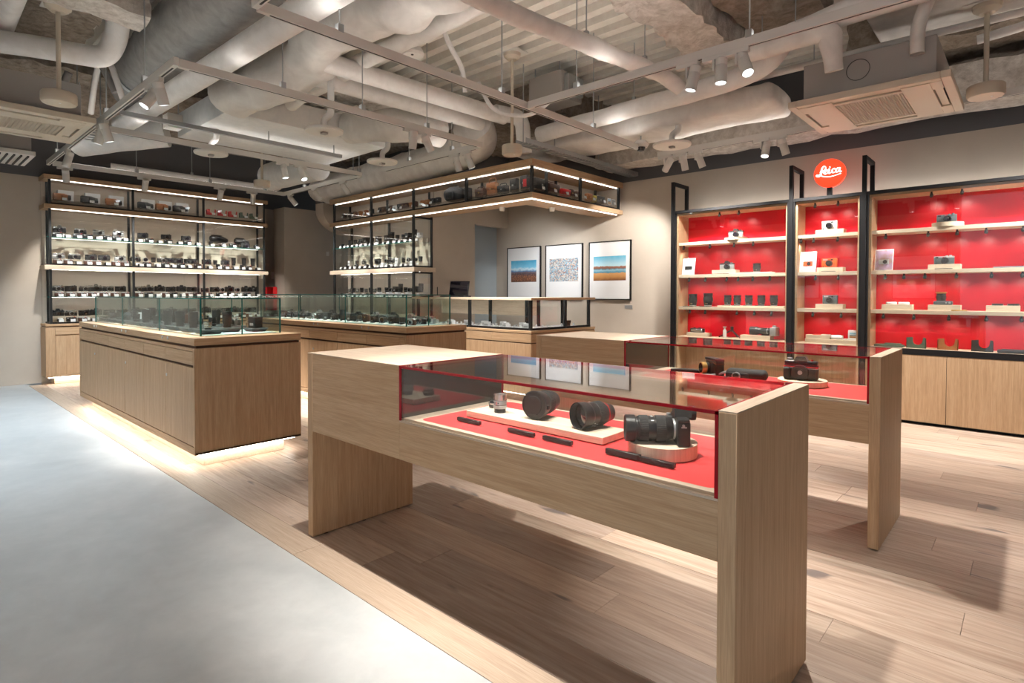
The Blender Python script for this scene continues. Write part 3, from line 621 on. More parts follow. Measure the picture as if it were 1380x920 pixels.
spot(-2.25, 1.38, 'x', (-3.66, -0.4, 1.5), 'overhead spotlight aimed at the farthest print beside the viewer', 1.0, NEU)

# ================================================================ FURNITURE
def keylock(root, x, y, z, ax='y', s=-1):
    d = (0, s*0.004, 0) if ax == 'y' else (s*0.004, 0, 0)
    part(root, 'lock', MB().cyl((x, y, z), (x+d[0], y+d[1], z+d[2]), 0.011, SILD, 12))
def island(label, x0, x1, y0, y1, gx0, gx1, gy0, gy1, seams, seam_x, locks, gtop, drawer_seams=True):
    cx, cy = (x0+x1)/2, (y0+y1)/2
    root = empty('display_counter', (cx, cy, 0), label, 'counter')
    part(root, 'plinth', MB().box(x0+0.12, x1-0.08, y0+0.085, y1-0.10, 0, 0.1, PX, 0.002))
    part(root, 'led_strip', MB().box(x0+0.06, x1-0.035, y0+0.035, y0+0.05, 0.088, 0.097, LEDP).box(x0+0.06, x1-0.035, y1-0.05, y1-0.035, 0.088, 0.097, LEDP).box(x1-0.05, x1-0.035, y0+0.05, y1-0.05, 0.088, 0.097, LEDP).box(x0+0.06, x0+0.075, y0+0.05, y1-0.05, 0.088, 0.097, LEDP))
    part(root, 'carcass', MB().box(x0+0.006, x1-0.022, y0+0.02, y1-0.004, 0.1, 0.84, DARK).box(x0, x1, y0+0.001, y1, 0.1, 0.118, WX, 0.001))
    part(root, 'end_panel', MB().box(x1-0.022, x1, y0, y1, 0.10, 0.826, WZ, 0.0015))
    part(root, 'end_panel', MB().box(x0, x0+0.022, y0, y1, 0.10, 0.826, WZ, 0.0015))
    part(root, 'top_frame', MB().box(x0, x1, y0, y1, 0.845, 0.894, WX, 0.002))
    part(root, 'end_trim', MB().box(x1-0.001, x1+0.0015, y0, y1, 0.846, 0.893, WY))
    part(root, 'front_rail', MB().box(x0+0.022, x1-0.022, y0, y0+0.02, 0.806, 0.826, WX, 0.001))
    part(root, 'bottom_rail', MB().box(x0+0.022, x1-0.022, y0, y0+0.02, 0.118, 0.152, WX, 0.001))
    xs = [x0+0.022]+list(seams)+[x1-0.022]
    for i, (a, b) in enumerate(zip(xs, xs[1:])):
        part(root, 'door', MB().box(a+0.0025, b-0.0025, y0, y0+0.02, 0.158, 0.694, WZ, 0.001))
        part(root, 'drawer', MB().box(a+0.0025, b-0.0025, y0, y0+0.02, 0.712, 0.802, WX, 0.001))
    for x, z in locks: keylock(root, x, y0, z)
    part(root, 'display_mat', MB().box(gx0+0.02, gx1-0.02, gy0+0.02, gy1-0.02, 0.894, 0.899, MATB))
    gt = 0.008; e = 0.0012
    for nm, bx in (('front_glass', (gx0, gx1, gy0, gy0+gt, 0.894, gtop)), ('back_glass', (gx0, gx1, gy1-gt, gy1, 0.894, gtop)), ('side_glass', (gx1-gt, gx1, gy0+gt, gy1-gt, 0.894, gtop)), ('side_glass', (gx0, gx0+gt, gy0+gt, gy1-gt, 0.894, gtop)), ('top_glass', (gx0, gx1, gy0, gy1, gtop+0.0005, gtop+gt))):
        part(root, nm, MB().box(*bx, GLASSG))
    ed = MB(); t = 0.005
    for X in (gx0, gx1):
        for Y in (gy0, gy1): ed.box(X-t, X+t, Y-t, Y+t, 0.894, gtop+gt, EDGEG)
    for Y in (gy0, gy1): ed.box(gx0, gx1, Y-0.001, Y+0.001, gtop, gtop+gt+0.001, EDGEG)
    for X in (gx0, gx1): ed.box(X-0.001, X+0.001, gy0, gy1, gtop, gtop+gt+0.001, EDGEG)
    for sx in seam_x:
        ed.box(sx-0.0015, sx+0.0015, gy0-0.001, gy0+gt, 0.894, gtop, EDGEG); ed.box(sx-0.0015, sx+0.0015, gy1-gt, gy1+0.001, 0.894, gtop, EDGEG)
    ym = (gy0+gy1)/2; ed.box(gx1-gt, gx1+0.001, ym-0.003, ym+0.003, 0.894, gtop, EDGEG)
    part(root, 'glass_edges', ed)
    return root
sm = [-7.441+0.535*i for i in range(7)]
sm = [s for s in sm if -7.5 < s < -4.22]
island('long oak display counter with a glass top case, nearest the entrance floor', -7.55, -4.18, 1.405, 2.165, -7.36, -4.375, 1.515, 2.095, [-6.906, -6.371, -5.836, -5.301, -4.766], (-6.366, -5.292),
       [(-6.88, 0.60), (-5.81, 0.60), (-4.74, 0.60), (-6.81, 0.872), (-6.895, 0.872), (-5.922, 0.872), (-5.785, 0.872), (-4.828, 0.872), (-4.711, 0.872)], 1.158)
island('long oak display counter with a glass top case, second from the entrance floor', -7.53, -4.15, 3.15, 3.885, -7.34, -4.30, 3.265, 3.80, [-6.96, -6.42, -5.885, -5.315, -4.778, -4.255], (-6.35, -5.35),
       [(-5.80, 0.60), (-5.79, 0.872), (-5.70, 0.872), (-4.86, 0.872), (-4.74, 0.872)], 1.185)

# ---- far wall case (along the left wall) and corner display: shared shelf builder
def post(root, x, y, z0, z1, s=0.014, m=None): part(root, 'post', MB().box(x-s, x+s, y-s, y+s, z0, z1, m or GREYST, 0.001))
lw = empty('wall_case', (-9.63, 2.87, 0), 'tall oak and black steel glass case along the far wall', 'display case')
LX0, LX1 = -9.80, -9.45; LY0, LY1 = 1.405, 4.33
part(lw, 'plinth', MB().box(LX0, LX1-0.09, LY0+0.1, LY1-0.1, 0, 0.1, PYw))
part(lw, 'led_strip', MB().box(LX1-0.05, LX1-0.036, LY0+0.03, LY1-0.03, 0.088, 0.097, LEDP))
part(lw, 'base_cabinet', MB().box(LX0, LX1-0.02, LY0, LY1, 0.1, 0.755, WZ, 0.001))
part(lw, 'base_top', MB().box(LX0, LX1, LY0, LY1, 0.768, 0.797, WY, 0.002))
part(lw, 'shadow_gap', MB().box(LX0, LX1-0.015, LY0+0.01, LY1-0.01, 0.753, 0.77, DARK))
part(lw, 'stile', MB().box(LX1-0.02, LX1, LY0, LY0+0.10, 0.1, 0.753, WZ, 0.001))
yy = LY0+0.10
for i in range(5):
    b = yy+0.545
    part(lw, 'door', MB().box(LX1-0.02, LX1, yy+0.002, b-0.002, 0.13, 0.64, WZ, 0.001)); part(lw, 'drawer', MB().box(LX1-0.02, LX1, yy+0.002, b-0.002, 0.656, 0.75, WY, 0.001)); yy = b
part(lw, 'bottom_rail', MB().box(LX1-0.02, LX1, LY0+0.1, LY1, 0.1, 0.128, WY, 0.001))
for z0, z1 in ((1.512, 1.568), (2.305, 2.362), (2.685, 2.742)): part(lw, 'wood_shelf', MB().box(LX0, LX1, LY0, LY1, z0, z1, WY if z0 > 2 else PYw, 0.002))
part(lw, 'back_panel', MB().box(LX0+0.001, LX0+0.012, LY0+0.02, LY1-0.02, 0.797, 2.69, CREAM))
for z in (1.155, 1.94): part(lw, 'glass_shelf', MB().box(LX0+0.02, LX1-0.03, LY0+0.03, LY1-0.03, z-0.009, z, GLASSG).box(LX1-0.031, LX1-0.029, LY0+0.03, LY1-0.03, z-0.009, z, EDGEG))
for y in (1.468, 2.402, 3.338, 4.275):
    for z0, z1 in ((0.797, 1.512), (1.568, 2.305), (2.362, 2.685)):
        post(lw, LX1-0.035, y, z0, z1); post(lw, LX0+0.03, y+0.015, z0, z1, 0.013)
for z0 in (0.797, 1.568, 2.362): part(lw, 'bottom_frame', MB().box(LX1-0.048, LX1-0.024, LY0+0.05, LY1-0.05, z0, z0+0.022, BLK).box(LX0+0.02, LX1-0.03, LY0+0.05, LY0+0.075, z0, z0+0.022, BLK))
for z in (2.303, 2.683): part(lw, 'led_strip', MB().box(LX1-0.035, LX1-0.02, LY0+0.08, LY1-0.08, z-0.008, z, LED))
part(lw, 'led_strip', MB().box(LX1-0.16, LX1-0.145, LY0+0.08, LY1-0.08, 1.511, 1.512, LEDC))  # added strip, set back out of view, to brighten the lower shelves
for z in (2.303, 2.683): part(lw, 'led_strip', MB().box(LX1-0.055, LX1-0.04, LY0+0.08, LY1-0.08, z-0.0012, z, LED))  # second, thinner strips added behind the front ones for more light
for z in (1.93, 1.145): part(lw, 'led_strip', MB().box(LX1-0.215, LX1-0.205, LY0+0.08, LY1-0.08, z-0.0012, z, LED if z > 1.2 else LEDC))  # extra strips added under the glass shelves to brighten the back panels
for i, (a, b) in enumerate(((1.485, 2.385), (2.42, 3.32), (3.355, 4.26))):
    for z0, z1 in ((0.82, 1.512), (1.59, 2.305), (2.385, 2.685)):
        part(lw, 'glass_pane', MB().box(LX1-0.033, LX1-0.027, a, b, z0, z1, GLASS))
    for z in (0.797, 1.155, 1.568, 1.94): part(lw, 'display_step', MB().box(LX0+0.03, LX0+0.19, a+0.02, b-0.02, z, z+0.07, ACRYL))
    part(lw, 'display_step', MB().box(LX0+0.03, LX0+0.27, a+0.02, b-0.02, 2.385, 2.43, ACRYL))

cw = empty('corner_case', (-6.4, 5.17, 0), 'corner display case with a long overhead shelf returning to the picture wall', 'display case')
CX0, CX1, CXE = -8.62, -4.23, -6.41; CY0, CY1 = 4.98, 5.37
part(cw, 'base_cabinet', MB().box(CX0, CXE, CY0+0.02, CY1, 0.1, 0.797, WZ, 0.002)); part(cw, 'plinth', MB().box(CX0+0.1, CXE-0.1, CY0+0.1, CY1, 0, 0.1, PX))
for i in range(4): part(cw, 'door', MB().box(CX0+0.02+0.54*i, CX0+0.02+0.54*i+0.535, CY0, CY0+0.02, 0.13, 0.75, WZ, 0.001))
part(cw, 'wood_shelf', MB().box(CX0, CXE+0.03, CY0, CY1, 1.512, 1.575, PX, 0.002))
for z0, z1 in ((2.302, 2.362), (2.668, 2.746)):
    part(cw, 'wood_shelf', MB().box(CX0, CX1, CY0, CY1, z0, z1, WX, 0.002)); part(cw, 'wood_shelf', MB().box(CX1-0.42, CX1, CY1, 6.928, z0, z1, WY, 0.002))
    part(cw, 'end_trim', MB().box(CX1-0.001, CX1+0.0012, CY0+0.002, CY1, z0+0.001, z1-0.001, WY))
part(cw, 'back_panel', MB().box(CX0+0.02, CXE-0.02, CY1-0.014, CY1-0.002, 0.797, 2.302, CREAM))
part(cw, 'back_panel', MB().box(CX0+0.02, CX1-0.42, CY1-0.014, CY1-0.002, 2.362, 2.668, CREAM)); part(cw, 'back_panel', MB().box(CX1-0.418, CX1-0.406, CY1, 6.92, 2.362, 2.668, CREAM))
part(cw, 'end_panel', MB().box(CX1-0.40, CX1-0.03, 6.905, 6.925, 2.362, 2.668, CREAM))
for z in (1.155, 1.94): part(cw, 'glass_shelf', MB().box(CX0+0.03, CXE-0.01, CY0+0.03, CY1-0.02, z-0.009, z, GLASSG).box(CX0+0.03, CXE-0.01, CY0+0.029, CY0+0.031, z-0.009, z, EDGEG))
for x in (-8.52, -7.46, -6.43):
    for z0, z1 in ((0.797, 1.512), (1.575, 2.302)): post(cw, x, CY0+0.03, z0, z1, 0.016); post(cw, x, CY1-0.035, z0, z1, 0.016)
for x in (-8.52, -7.46, -6.43, -5.35, CX1-0.03): post(cw, x, CY0+0.03, 2.362, 2.668, 0.016); post(cw, x-0.05, CY1-0.035, 2.362, 2.668, 0.014)
for y in (5.955, 6.86): post(cw, CX1-0.03, y, 2.362, 2.668, 0.016); post(cw, CX1-0.38, y-0.05, 2.362, 2.668, 0.014)
part(cw, 'bottom_frame', MB().box(CX0+0.08, CX1-0.016, CY0+0.016, CY0+0.042, 2.362, 2.384, BLK).box(CX1-0.042, CX1-0.016, CY0+0.016, 6.88, 2.362, 2.384, BLK))
for z0 in (0.797, 1.575): part(cw, 'bottom_frame', MB().box(CX0+0.08, CXE, CY0+0.016, CY0+0.042, z0, z0+0.022, BLK).box(CXE-0.03, CXE-0.004, CY0+0.03, CY1-0.02, z0, z0+0.022, BLK).box(CXE-0.03, CXE-0.004, CY0+0.03, CY1-0.02, z0+0.69, z0+0.712, BLK))
for z, e in ((2.300, 0.004), (2.666, 0.004)):
    part(cw, 'led_strip', MB().box(CX0+0.1, CX1-0.045, CY0+0.045, CY0+0.062, z-0.008, z, LED).box(CX1-0.062, CX1-0.045, CY0+0.062, 6.85, z-0.008, z, LED))
for z in (2.301, 2.667): part(cw, 'led_strip', MB().box(CX0+0.1, (CXE if z < 2.5 else CX1)-0.04, CY0+0.064, CY0+0.082, z-0.0012, z, LED))  # extra strips added behind the front ones to brighten the goods
part(cw, 'led_strip', MB().box(CX1-0.082, CX1-0.064, CY1, 6.85, 2.6658, 2.667, LED))  # the same added brightening strip along the short side
part(cw, 'led_strip', MB().box(CX0+0.1, CXE-0.04, CY0+0.15, CY0+0.165, 1.511, 1.512, LEDC))  # strip added out of view under the oak shelf to light the level below
for a, b in ((-8.50, -7.48), (-7.44, -6.45)):
    for z0, z1 in ((0.82, 1.512), (1.598, 2.302)): part(cw, 'glass_pane', MB().box(a, b, CY0+0.027, CY0+0.033, z0, z1, GLASS))
    for z in (0.797, 1.155, 1.575, 1.94): part(cw, 'display_step', MB().box(a+0.02, b-0.02, CY0+0.19, CY1-0.03, z, z+0.07, ACRYL))
for z0, z1 in ((0.82, 1.49), (1.598, 2.28)): part(cw, 'side_glass', MB().box(CXE-0.02, CXE-0.014, CY0+0.05, CY1-0.05, z0, z1, GLASS))
for a, b in ((-8.50, -7.48), (-7.44, -6.45), (-6.41, -5.37), (-5.33, -4.28)):
    part(cw, 'glass_pane', MB().box(a, b, CY0+0.027, CY0+0.033, 2.384, 2.668, GLASS)); part(cw, 'display_step', MB().box(a+0.01, b-0.01, CY0+0.06, CY1-0.03, 2.386, 2.43, ACRYL))
for a, b in ((5.03, 5.94), (5.97, 6.845)): part(cw, 'glass_pane', MB().box(CX1-0.033, CX1-0.027, a, b, 2.384, 2.668, GLASS))
part(cw, 'display_step', MB().box(CX1-0.37, CX1-0.06, CY1+0.02, 6.89, 2.386, 2.43, ACRYL))
for x, y, tx in ((-5.0, 5.3, -5.75), (-4.55, 5.75, -5.2)):
    s = empty('shelf_spotlight', (x, y, 2.302), 'small white spotlight under the overhead corner shelf, %s' % ('towards the doorway' if x < -4.9 else 'at the bend'), 'spotlight'); part(s, 'lamp_body', MB().cyl((x, y, 2.302), (x, y, 2.255), 0.04, WHP, 16, 0.03))
    ld = bpy.data.lights.new('spot_beam', 'SPOT'); ld.energy = SPOT_W*0.55; ld.color = (0.95, 0.98, 1.0); ld.spot_size = math.radians(62); ld.spot_blend = 0.8; ld.shadow_soft_size = 0.02
    lo = link(bpy.data.objects.new('spot_beam', ld), s); lo.location = (0, 0, -0.05); lo.rotation_euler = Vector((tx-x, 6.93-y, 1.55-2.25)).to_track_quat('-Z', 'Y').to_euler()

# ---- service counter
sc = empty('service_counter', (-5.0, 4.98, 0), 'L-shaped oak service counter with a low lit glass case', 'counter')
kx, ky = -4.018, 4.72
def ell(z0, z1, m1, m2, o=0.0, name='x', d=0.50):
    part(sc, name, MB().box(-6.1, kx-o, ky+o, ky+d, z0, z1, m1, 0.0015)); part(sc, name, MB().box(kx-d, kx-o, ky+d, 5.945, z0, z1, m2, 0.0015))
ell(1.132, 1.160, PX, PYw, 0, 'counter_top'); ell(0.769, 0.797, WX, WY, 0, 'base_top'); ell(0.10, 0.77, DARK, DARK, 0.012, 'carcass'); ell(0, 0.10, DARK, DARK, 0.08, 'plinth')
part(sc, 'counter_end_trim', MB().box(kx-0.001, kx+0.0012, ky+0.001, 5.944, 1.133, 1.159, WY)); part(sc, 'base_end_trim', MB().box(kx-0.001, kx+0.0012, ky+0.001, 5.944, 0.770, 0.796, WY))
for a, b in ((-6.1, -5.2), (-5.2, -4.62), (-4.62, kx)):
    part(sc, 'drawer', MB().box(a+0.001, b-0.001, ky, ky+0.012, 0.668, 0.76, WX, 0.001)); part(sc, 'door', MB().box(a+0.001, b-0.001, ky, ky+0.012, 0.10, 0.655, WZ, 0.001))
for a, b in ((ky+0.012, 5.33), (5.33, 5.94)):
    part(sc, 'drawer', MB().box(kx-0.012, kx, a+0.001, b-0.001, 0.668, 0.76, WY, 0.001)); part(sc, 'door', MB().box(kx-0.012, kx, a+0.001, b-0.001, 0.10, 0.655, WZ, 0.001))
part(sc, 'led_strip', MB().box(-6.0, kx-0.03, ky+0.03, ky+0.045, 0.09, 0.098, LEDP).box(kx-0.045, kx-0.03, ky+0.05, 5.9, 0.09, 0.098, LEDP))
part(sc, 'bottom_frame', MB().box(-6.05, kx-0.04, ky+0.04, ky+0.065, 0.797, 0.822, BLK).box(kx-0.065, kx-0.04, ky+0.04, 5.9, 0.797, 0.822, BLK))
for x, y in ((kx-0.055, ky+0.055), (-5.04, ky+0.055), (-6.03, ky+0.055), (kx-0.055, 5.40), (kx-0.055, 5.88)): post(sc, x, y, 0.797, 1.132, 0.016)
for x, y in ((-5.09, ky+0.46), (-4.48, ky+0.46), (kx-0.46, 5.40), (kx-0.46, 5.88)): post(sc, x, y, 0.797, 1.132, 0.016)
for a, b in ((-6.0, -5.07), (-5.01, kx-0.08)): part(sc, 'glass_pane', MB().box(a, b, ky+0.05, ky+0.056, 0.822, 1.132, GLASS))
for a, b in ((ky+0.08, 5.37), (5.43, 5.86)): part(sc, 'glass_pane', MB().box(kx-0.056, kx-0.05, a, b, 0.822, 1.132, GLASS))
part(sc, 'display_floor', MB().box(-6.05, kx-0.07, ky+0.07, ky+0.47, 0.797, 0.806, WHT).box(kx-0.47, kx-0.07, ky+0.47, 5.89, 0.797, 0.806, WHT))
part(sc, 'back_board', MB().box(-6.05, kx-0.47, ky+0.475, ky+0.487, 0.94, 1.13, PX).box(kx-0.487, kx-0.475, ky+0.49, 5.45, 0.94, 1.13, PYw))
part(sc, 'led_strip', MB().box(-6.0, kx-0.08, ky+0.16, ky+0.18, 1.131, 1.132, LEDC).box(kx-0.18, kx-0.16, ky+0.18, 5.86, 1.131, 1.132, LEDC))

# ---- the two oak tables with a glass-covered red tray
def show_table(label, x0, x1, y0, y1, gx, apz, h=0.907):
    root = empty('display_table', ((x0+x1)/2, (y0+y1)/2, 0), label, 'table')
    t = 0.046
    for a, b in ((x0, x0+t), (x1-t, x1)):
        lg = part(root, 'leg_panel', MB().box(a, b, y0, y1, 0.008, h, WZ, 0.0015))
        for q in (0.08, 0.3, 0.52): link(bpy.data.objects.new('glide', MB().cyl(((a+b)/2, y0+q, 0.0), ((a+b)/2, y0+q, 0.012), 0.014, BLK, 12).mesh('glide', root.location)), lg)
        part(root, 'top_edge', MB().box(a, b, y0+0.001, y1-0.001, h, h+0.003, TY))
    part(root, 'end_block', MB().box(x0+t, gx, y0+0.001, y1-0.001, apz, h, WX, 0.0015)); part(root, 'block_top', MB().box(x0+t, gx, y0+0.001, y1-0.001, h, h+0.003, TX))
    part(root, 'apron', MB().box(gx, x1-t, y0+0.001, y1-0.001, apz, 0.680, WX, 0.0015))
    part(root, 'apron_lip', MB().box(gx, x1-t, y0+0.001, y0+0.012, 0.68, 0.687, TX).box(gx, x1-t, y1-0.012, y1-0.001, 0.68, 0.687, TX))
    part(root, 'tray_base', MB().box(gx+0.001, x1-t-0.001, y0+0.02, y1-0.02, 0.68, 0.694, TX, 0.001))
    mt = MB(); a, b, c, d = gx+0.075, x1-t-0.02, y0+0.045, y1-0.04; rr = 0.035; poly = []
    for qx, qy, a0 in ((b-rr, d-rr, 0), (a+rr, d-rr, 90), (a+rr, c+rr, 180), (b-rr, c+rr, 270)):
        for s in range(7): an = math.radians(a0+15*s); poly.append((qx+rr*math.cos(an), -(qy+rr*math.sin(an))))
    mt.prism(poly, 0.004, REDM, Matrix.Translation((0, 0, 0.6942)) @ Matrix.Rotation(PI/2, 4, 'X') @ Matrix.Scale(-1, 4, (0, 1, 0)))
    part(root, 'red_mat', mt)
    part(root, 'smoked_panel', MB().box(gx+0.001, gx+0.006, y0+0.012, y1-0.012, 0.694, h-0.012, DKGL))
    g = 0.006
    part(root, 'front_glass', MB().box(gx+0.006, x1-t-0.002, y0+0.003, y0+0.003+g, 0.688, h-0.008, GLASS)); part(root, 'back_glass', MB().box(gx+0.006, x1-t-0.002, y1-0.003-g, y1-0.003, 0.688, h-0.008, GLASS))
    part(root, 'top_glass', MB().box(gx+0.002, x1-t-0.001, y0+0.002, y1-0.002, h-0.006, h+0.002, GLASS))
    e = MB(); q = 0.0035
    for Y in (y0+0.003, y1-0.003):
        e.box(gx, x1-t, Y-q, Y+q, h-0.008, h+0.001, REDE)
        for X in (gx+q+0.001, x1-t-q-0.001): e.box(X-q-0.001, X+q+0.001, Y-q, Y+q, 0.687, h, REDE)
    for X in (gx+q, x1-t-q): e.box(X-q, X+q, y0, y1, h-0.004, h+0.0025, REDE)
    part(root, 'red_edging', e)
    return root
show_table('oak display table with lenses and a camera on a red tray, in front', -2.64, -0.532, 1.402, 2.012, -1.896, 0.527)
show_table('oak display table with a red tray, behind the nearer table, before the red shelves', -2.60, -0.517, 3.108, 3.69, -1.884, 0.497)

# ---- red shelving along the picture wall
rc = empty('red_shelving', (-1.3, 6.66, 0), 'black framed wall shelving with red back panels and glass fronts', 'display case')
FY, BY = 6.425, 6.70
def loop(x):
    s = 0.019
    part(rc, 'frame_loop', MB().box(x-s, x+s, 6.41-s, 6.41+s, 0, 2.545, BLK, 0.001).box(x-s, x+s, 6.77-s, 6.77+s, 2.16, 2.545, BLK, 0.001).box(x-s, x+s, 6.41+s, 6.77-s, 2.507, 2.545, BLK, 0.001))
for x in (-3.217, -1.885, -1.222): loop(x)
units = [(-3.195, -1.905, [-2.552]), (-1.865, -1.242, []), (-1.202, 0.95, [-0.574, 0.2])]
for i, (a, b, sm_) in enumerate(units):
    part(rc, 'top_frame', MB().box(a-0.02, b+0.02, 6.395, 6.43, 2.165, 2.195, BLK)); part(rc, 'side_frame', MB().box(a, a+0.018, 6.40, 6.43, 0.68, 2.165, BLK)); part(rc, 'side_frame', MB().box(b-0.018, b, 6.40, 6.43, 0.68, 2.165, BLK))
    ia, ib = a+0.018, b-0.018
    part(rc, 'top_board', MB().box(ia, ib, 6.43, BY+0.02, 2.14, 2.164, WX)); part(rc, 'side_board', MB().box(ia, ia+0.02, 6.431, BY, 0.0 if i < 2 else 0.7, 2.14, WZ)); part(rc, 'side_board', MB().box(ib-0.02, ib, 6.431, BY, 0.0 if i < 2 else 0.7, 2.14, WZ))
    part(rc, 'back_panel', MB().box(ia+0.02, ib-0.02, BY, BY+0.015, 0.70, 2.14, REDP))
    for z in (1.818, 1.433, 1.055): part(rc, 'wood_shelf', MB().box(ia+0.02, ib-0.02, 6.445, BY, z-0.035, z, PX, 0.001))
    part(rc, 'deck_board', MB().box(ia, ib, 6.43, BY, 0.668, 0.70, PX, 0.001))
    xs = [a+0.018]+sm_+[b-0.018]
    for p, q in zip(xs, xs[1:]): part(rc, 'glass_door', MB().box(p+0.002, q-0.002, 6.418, 6.424, 0.705, 2.163, GLASS))
for a, b in ((-3.157, -2.552), (-2.552, -1.943), (-1.827, -1.28)): part(rc, 'cabinet_door', MB().box(a+0.0015, b-0.0015, 6.66, 6.68, 0.06, 0.66, WZ, 0.001))
part(rc, 'black_strip', MB().box(-1.20, 0.95, 6.41, 6.43, 0.645, 0.70, BLK)); part(rc, 'toe_kick', MB().box(-3.2, 0.95, 6.47, 6.5, 0.0, 0.06, BLK))
for a, b in ((-1.20, -0.566), (-0.566, 0.19), (0.19, 0.94)): part(rc, 'cabinet_door', MB().box(a+0.002, b-0.002, 6.412, 6.432, 0.03, 0.644, WZ, 0.001))
part(rc, 'cabinet_box', MB().box(-1.2, 0.95, 6.50, 6.92, 0.02, 0.66, DARK).box(-3.2, -1.23, 6.69, 6.92, 0.02, 0.66, DARK))
def mini(x, z):
    root = rc
    mb = MB().box(x-0.007, x+0.007, 6.452, 6.466, z-0.02, z, BLK)
    M = Matrix.Translation((x, 6.46, z-0.028)) @ Matrix.Rotation(math.radians(-40), 4, 'X')
    mb.lathe([(0.011, 0.012, BLK), (0.013, 0.008, BLK), (0.013, -0.022, BLK), (0.010, -0.022, TRKS)], M, 12)
    o = part(rc, 'mini_spotlight', mb)
    ld = bpy.data.lights.new('mini_beam', 'SPOT'); ld.energy = 2.3; ld.color = (1.0, 0.88, 0.76); ld.spot_size = math.radians(110); ld.spot_blend = 0.9; ld.shadow_soft_size = 0.012
    lo = link(bpy.data.objects.new('mini_beam', ld), rc); lo.location = Vector((x, 6.478, z-0.055))-Vector(rc.location); lo.rotation_euler = (math.radians(38), 0, 0)
for z, xs in ((2.14, (-2.67, -2.45, -1.67, -1.46, -0.7, -0.48, 0.1, 0.5)), (1.783, (-3.1, -2.78, -2.5, -2.29, -1.80, -1.68, -1.46, -1.05, -0.72, -0.51, -0.31, -0.07, 0.4)), (1.398, (-3.03, -2.83, -2.58, -2.45, -2.29, -2.11, -1.66, -1.45, -1.05, -0.9, -0.74, -0.51, -0.27, -0.07, 0.4)), (1.02, (-3.02, -2.83, -2.46, -2.27, -2.09, -1.68, -1.42, -1.06, -0.82, -0.56, -0.3, -0.07, 0.4))):
    for x in xs: mini(x, z)
part(rc, 'unseen_uplight_strip', MB().box(-3.15, 0.9, 6.80, 6.82, 2.17, 2.18, mat('shelf_uplight_lit', (0.8, 0.8, 0.8), em=(1.0, 0.95, 0.90), es=14.0))); part(rc, 'top_cover', MB().box(-3.2, 0.95, 6.43, 6.925, 2.164, 2.17, BLK))

# ---- illuminated round sign with the script lettering
SX, SY, SZ, SR = -1.572, 6.60, 2.452, 0.146
sg = empty('round_sign', (SX, SY, 2.195), 'glowing red round sign with white script lettering on a black stand', 'sign')
RED_E = mat('sign_red_lit', (0.8, 0.05, 0.02), 0.4, em=(1.0, 0.052, 0.016), es=1.15); WHT_E = mat('sign_white_lit', (0.9, 0.9, 0.9), em=(1.0, 0.96, 0.94), es=1.5)
part(sg, 'sign_body', MB().lathe([(SR-0.01, -0.04, RED_E), (SR, -0.03, RED_E), (SR, 0.018, RED_E), (SR-0.012, 0.028, RED_E), (SR*0.6, 0.034, RED_E), (0.01, 0.036, RED_E)], Matrix.Translation((SX, SY, SZ)) @ Matrix.Rotation(PI/2, 4, 'X'), 56))
part(sg, 'sign_stand', MB().box(SX-0.022, SX+0.022, SY-0.012, SY+0.03, 2.17, SZ-SR+0.02, BLK).box(SX-0.07, SX+0.07, SY-0.05, SY+0.06, 2.17, 2.178, BLK))
def stroke(mb, pts, ws, closed=False):
    # flat ribbon with varying width, in sign coordinates (u right, v up), slightly proud of the face
    P = []
    n = len(pts); SEG = 8; ws = [w_*0.88 for w_ in ws]; pts = [(p_[0], p_[1]*1.18-0.02) for p_ in pts]
    def cr(a, b, c, d, t): return 0.5*((2*b)+(-a+c)*t+(2*a-5*b+4*c-d)*t*t+(-a+3*b-3*c+d)*t**3)
    for i in range(n-1):
        q = [pts[max(i-1, 0)], pts[i], pts[i+1], pts[min(i+2, n-1)]]; wq = [ws[max(i-1, 0)], ws[i], ws[i+1], ws[min(i+2, n-1)]]
        for k in range(SEG): t = k/SEG; P.append((cr(*[p[0] for p in q], t), cr(*[p[1] for p in q], t), max(0.004, cr(*wq, t))))
    P.append((*pts[-1], ws[-1])); k = mb.mi(WHT_E); F = []
    for i, (u, v_, w_) in enumerate(P):
        a = P[max(i-1, 0)]; b = P[min(i+1, len(P)-1)]; tx, ty = b[0]-a[0], b[1]-a[1]; l = math.hypot(tx, ty) or 1; nx, ny = -ty/l*w_/2, tx/l*w_/2
        F.append([mb.bm.verts.new((SX+uu*SR, yy, SZ+vv*SR)) for uu, vv, yy in ((u+nx, v_+ny, SY-0.042), (u-nx, v_-ny, SY-0.042), (u-nx, v_-ny, SY-0.03), (u+nx, v_+ny, SY-0.03))])
    for A, B in zip(F, F[1:]):
        for j in range(4): f = mb.bm.faces.new((A[j], A[(j+1) % 4], B[(j+1) % 4], B[j])); f.material_index = k
    for q in (F[0], F[-1]): f = mb.bm.faces.new(q); f.material_index = k
T_, H_ = 0.05, 0.10
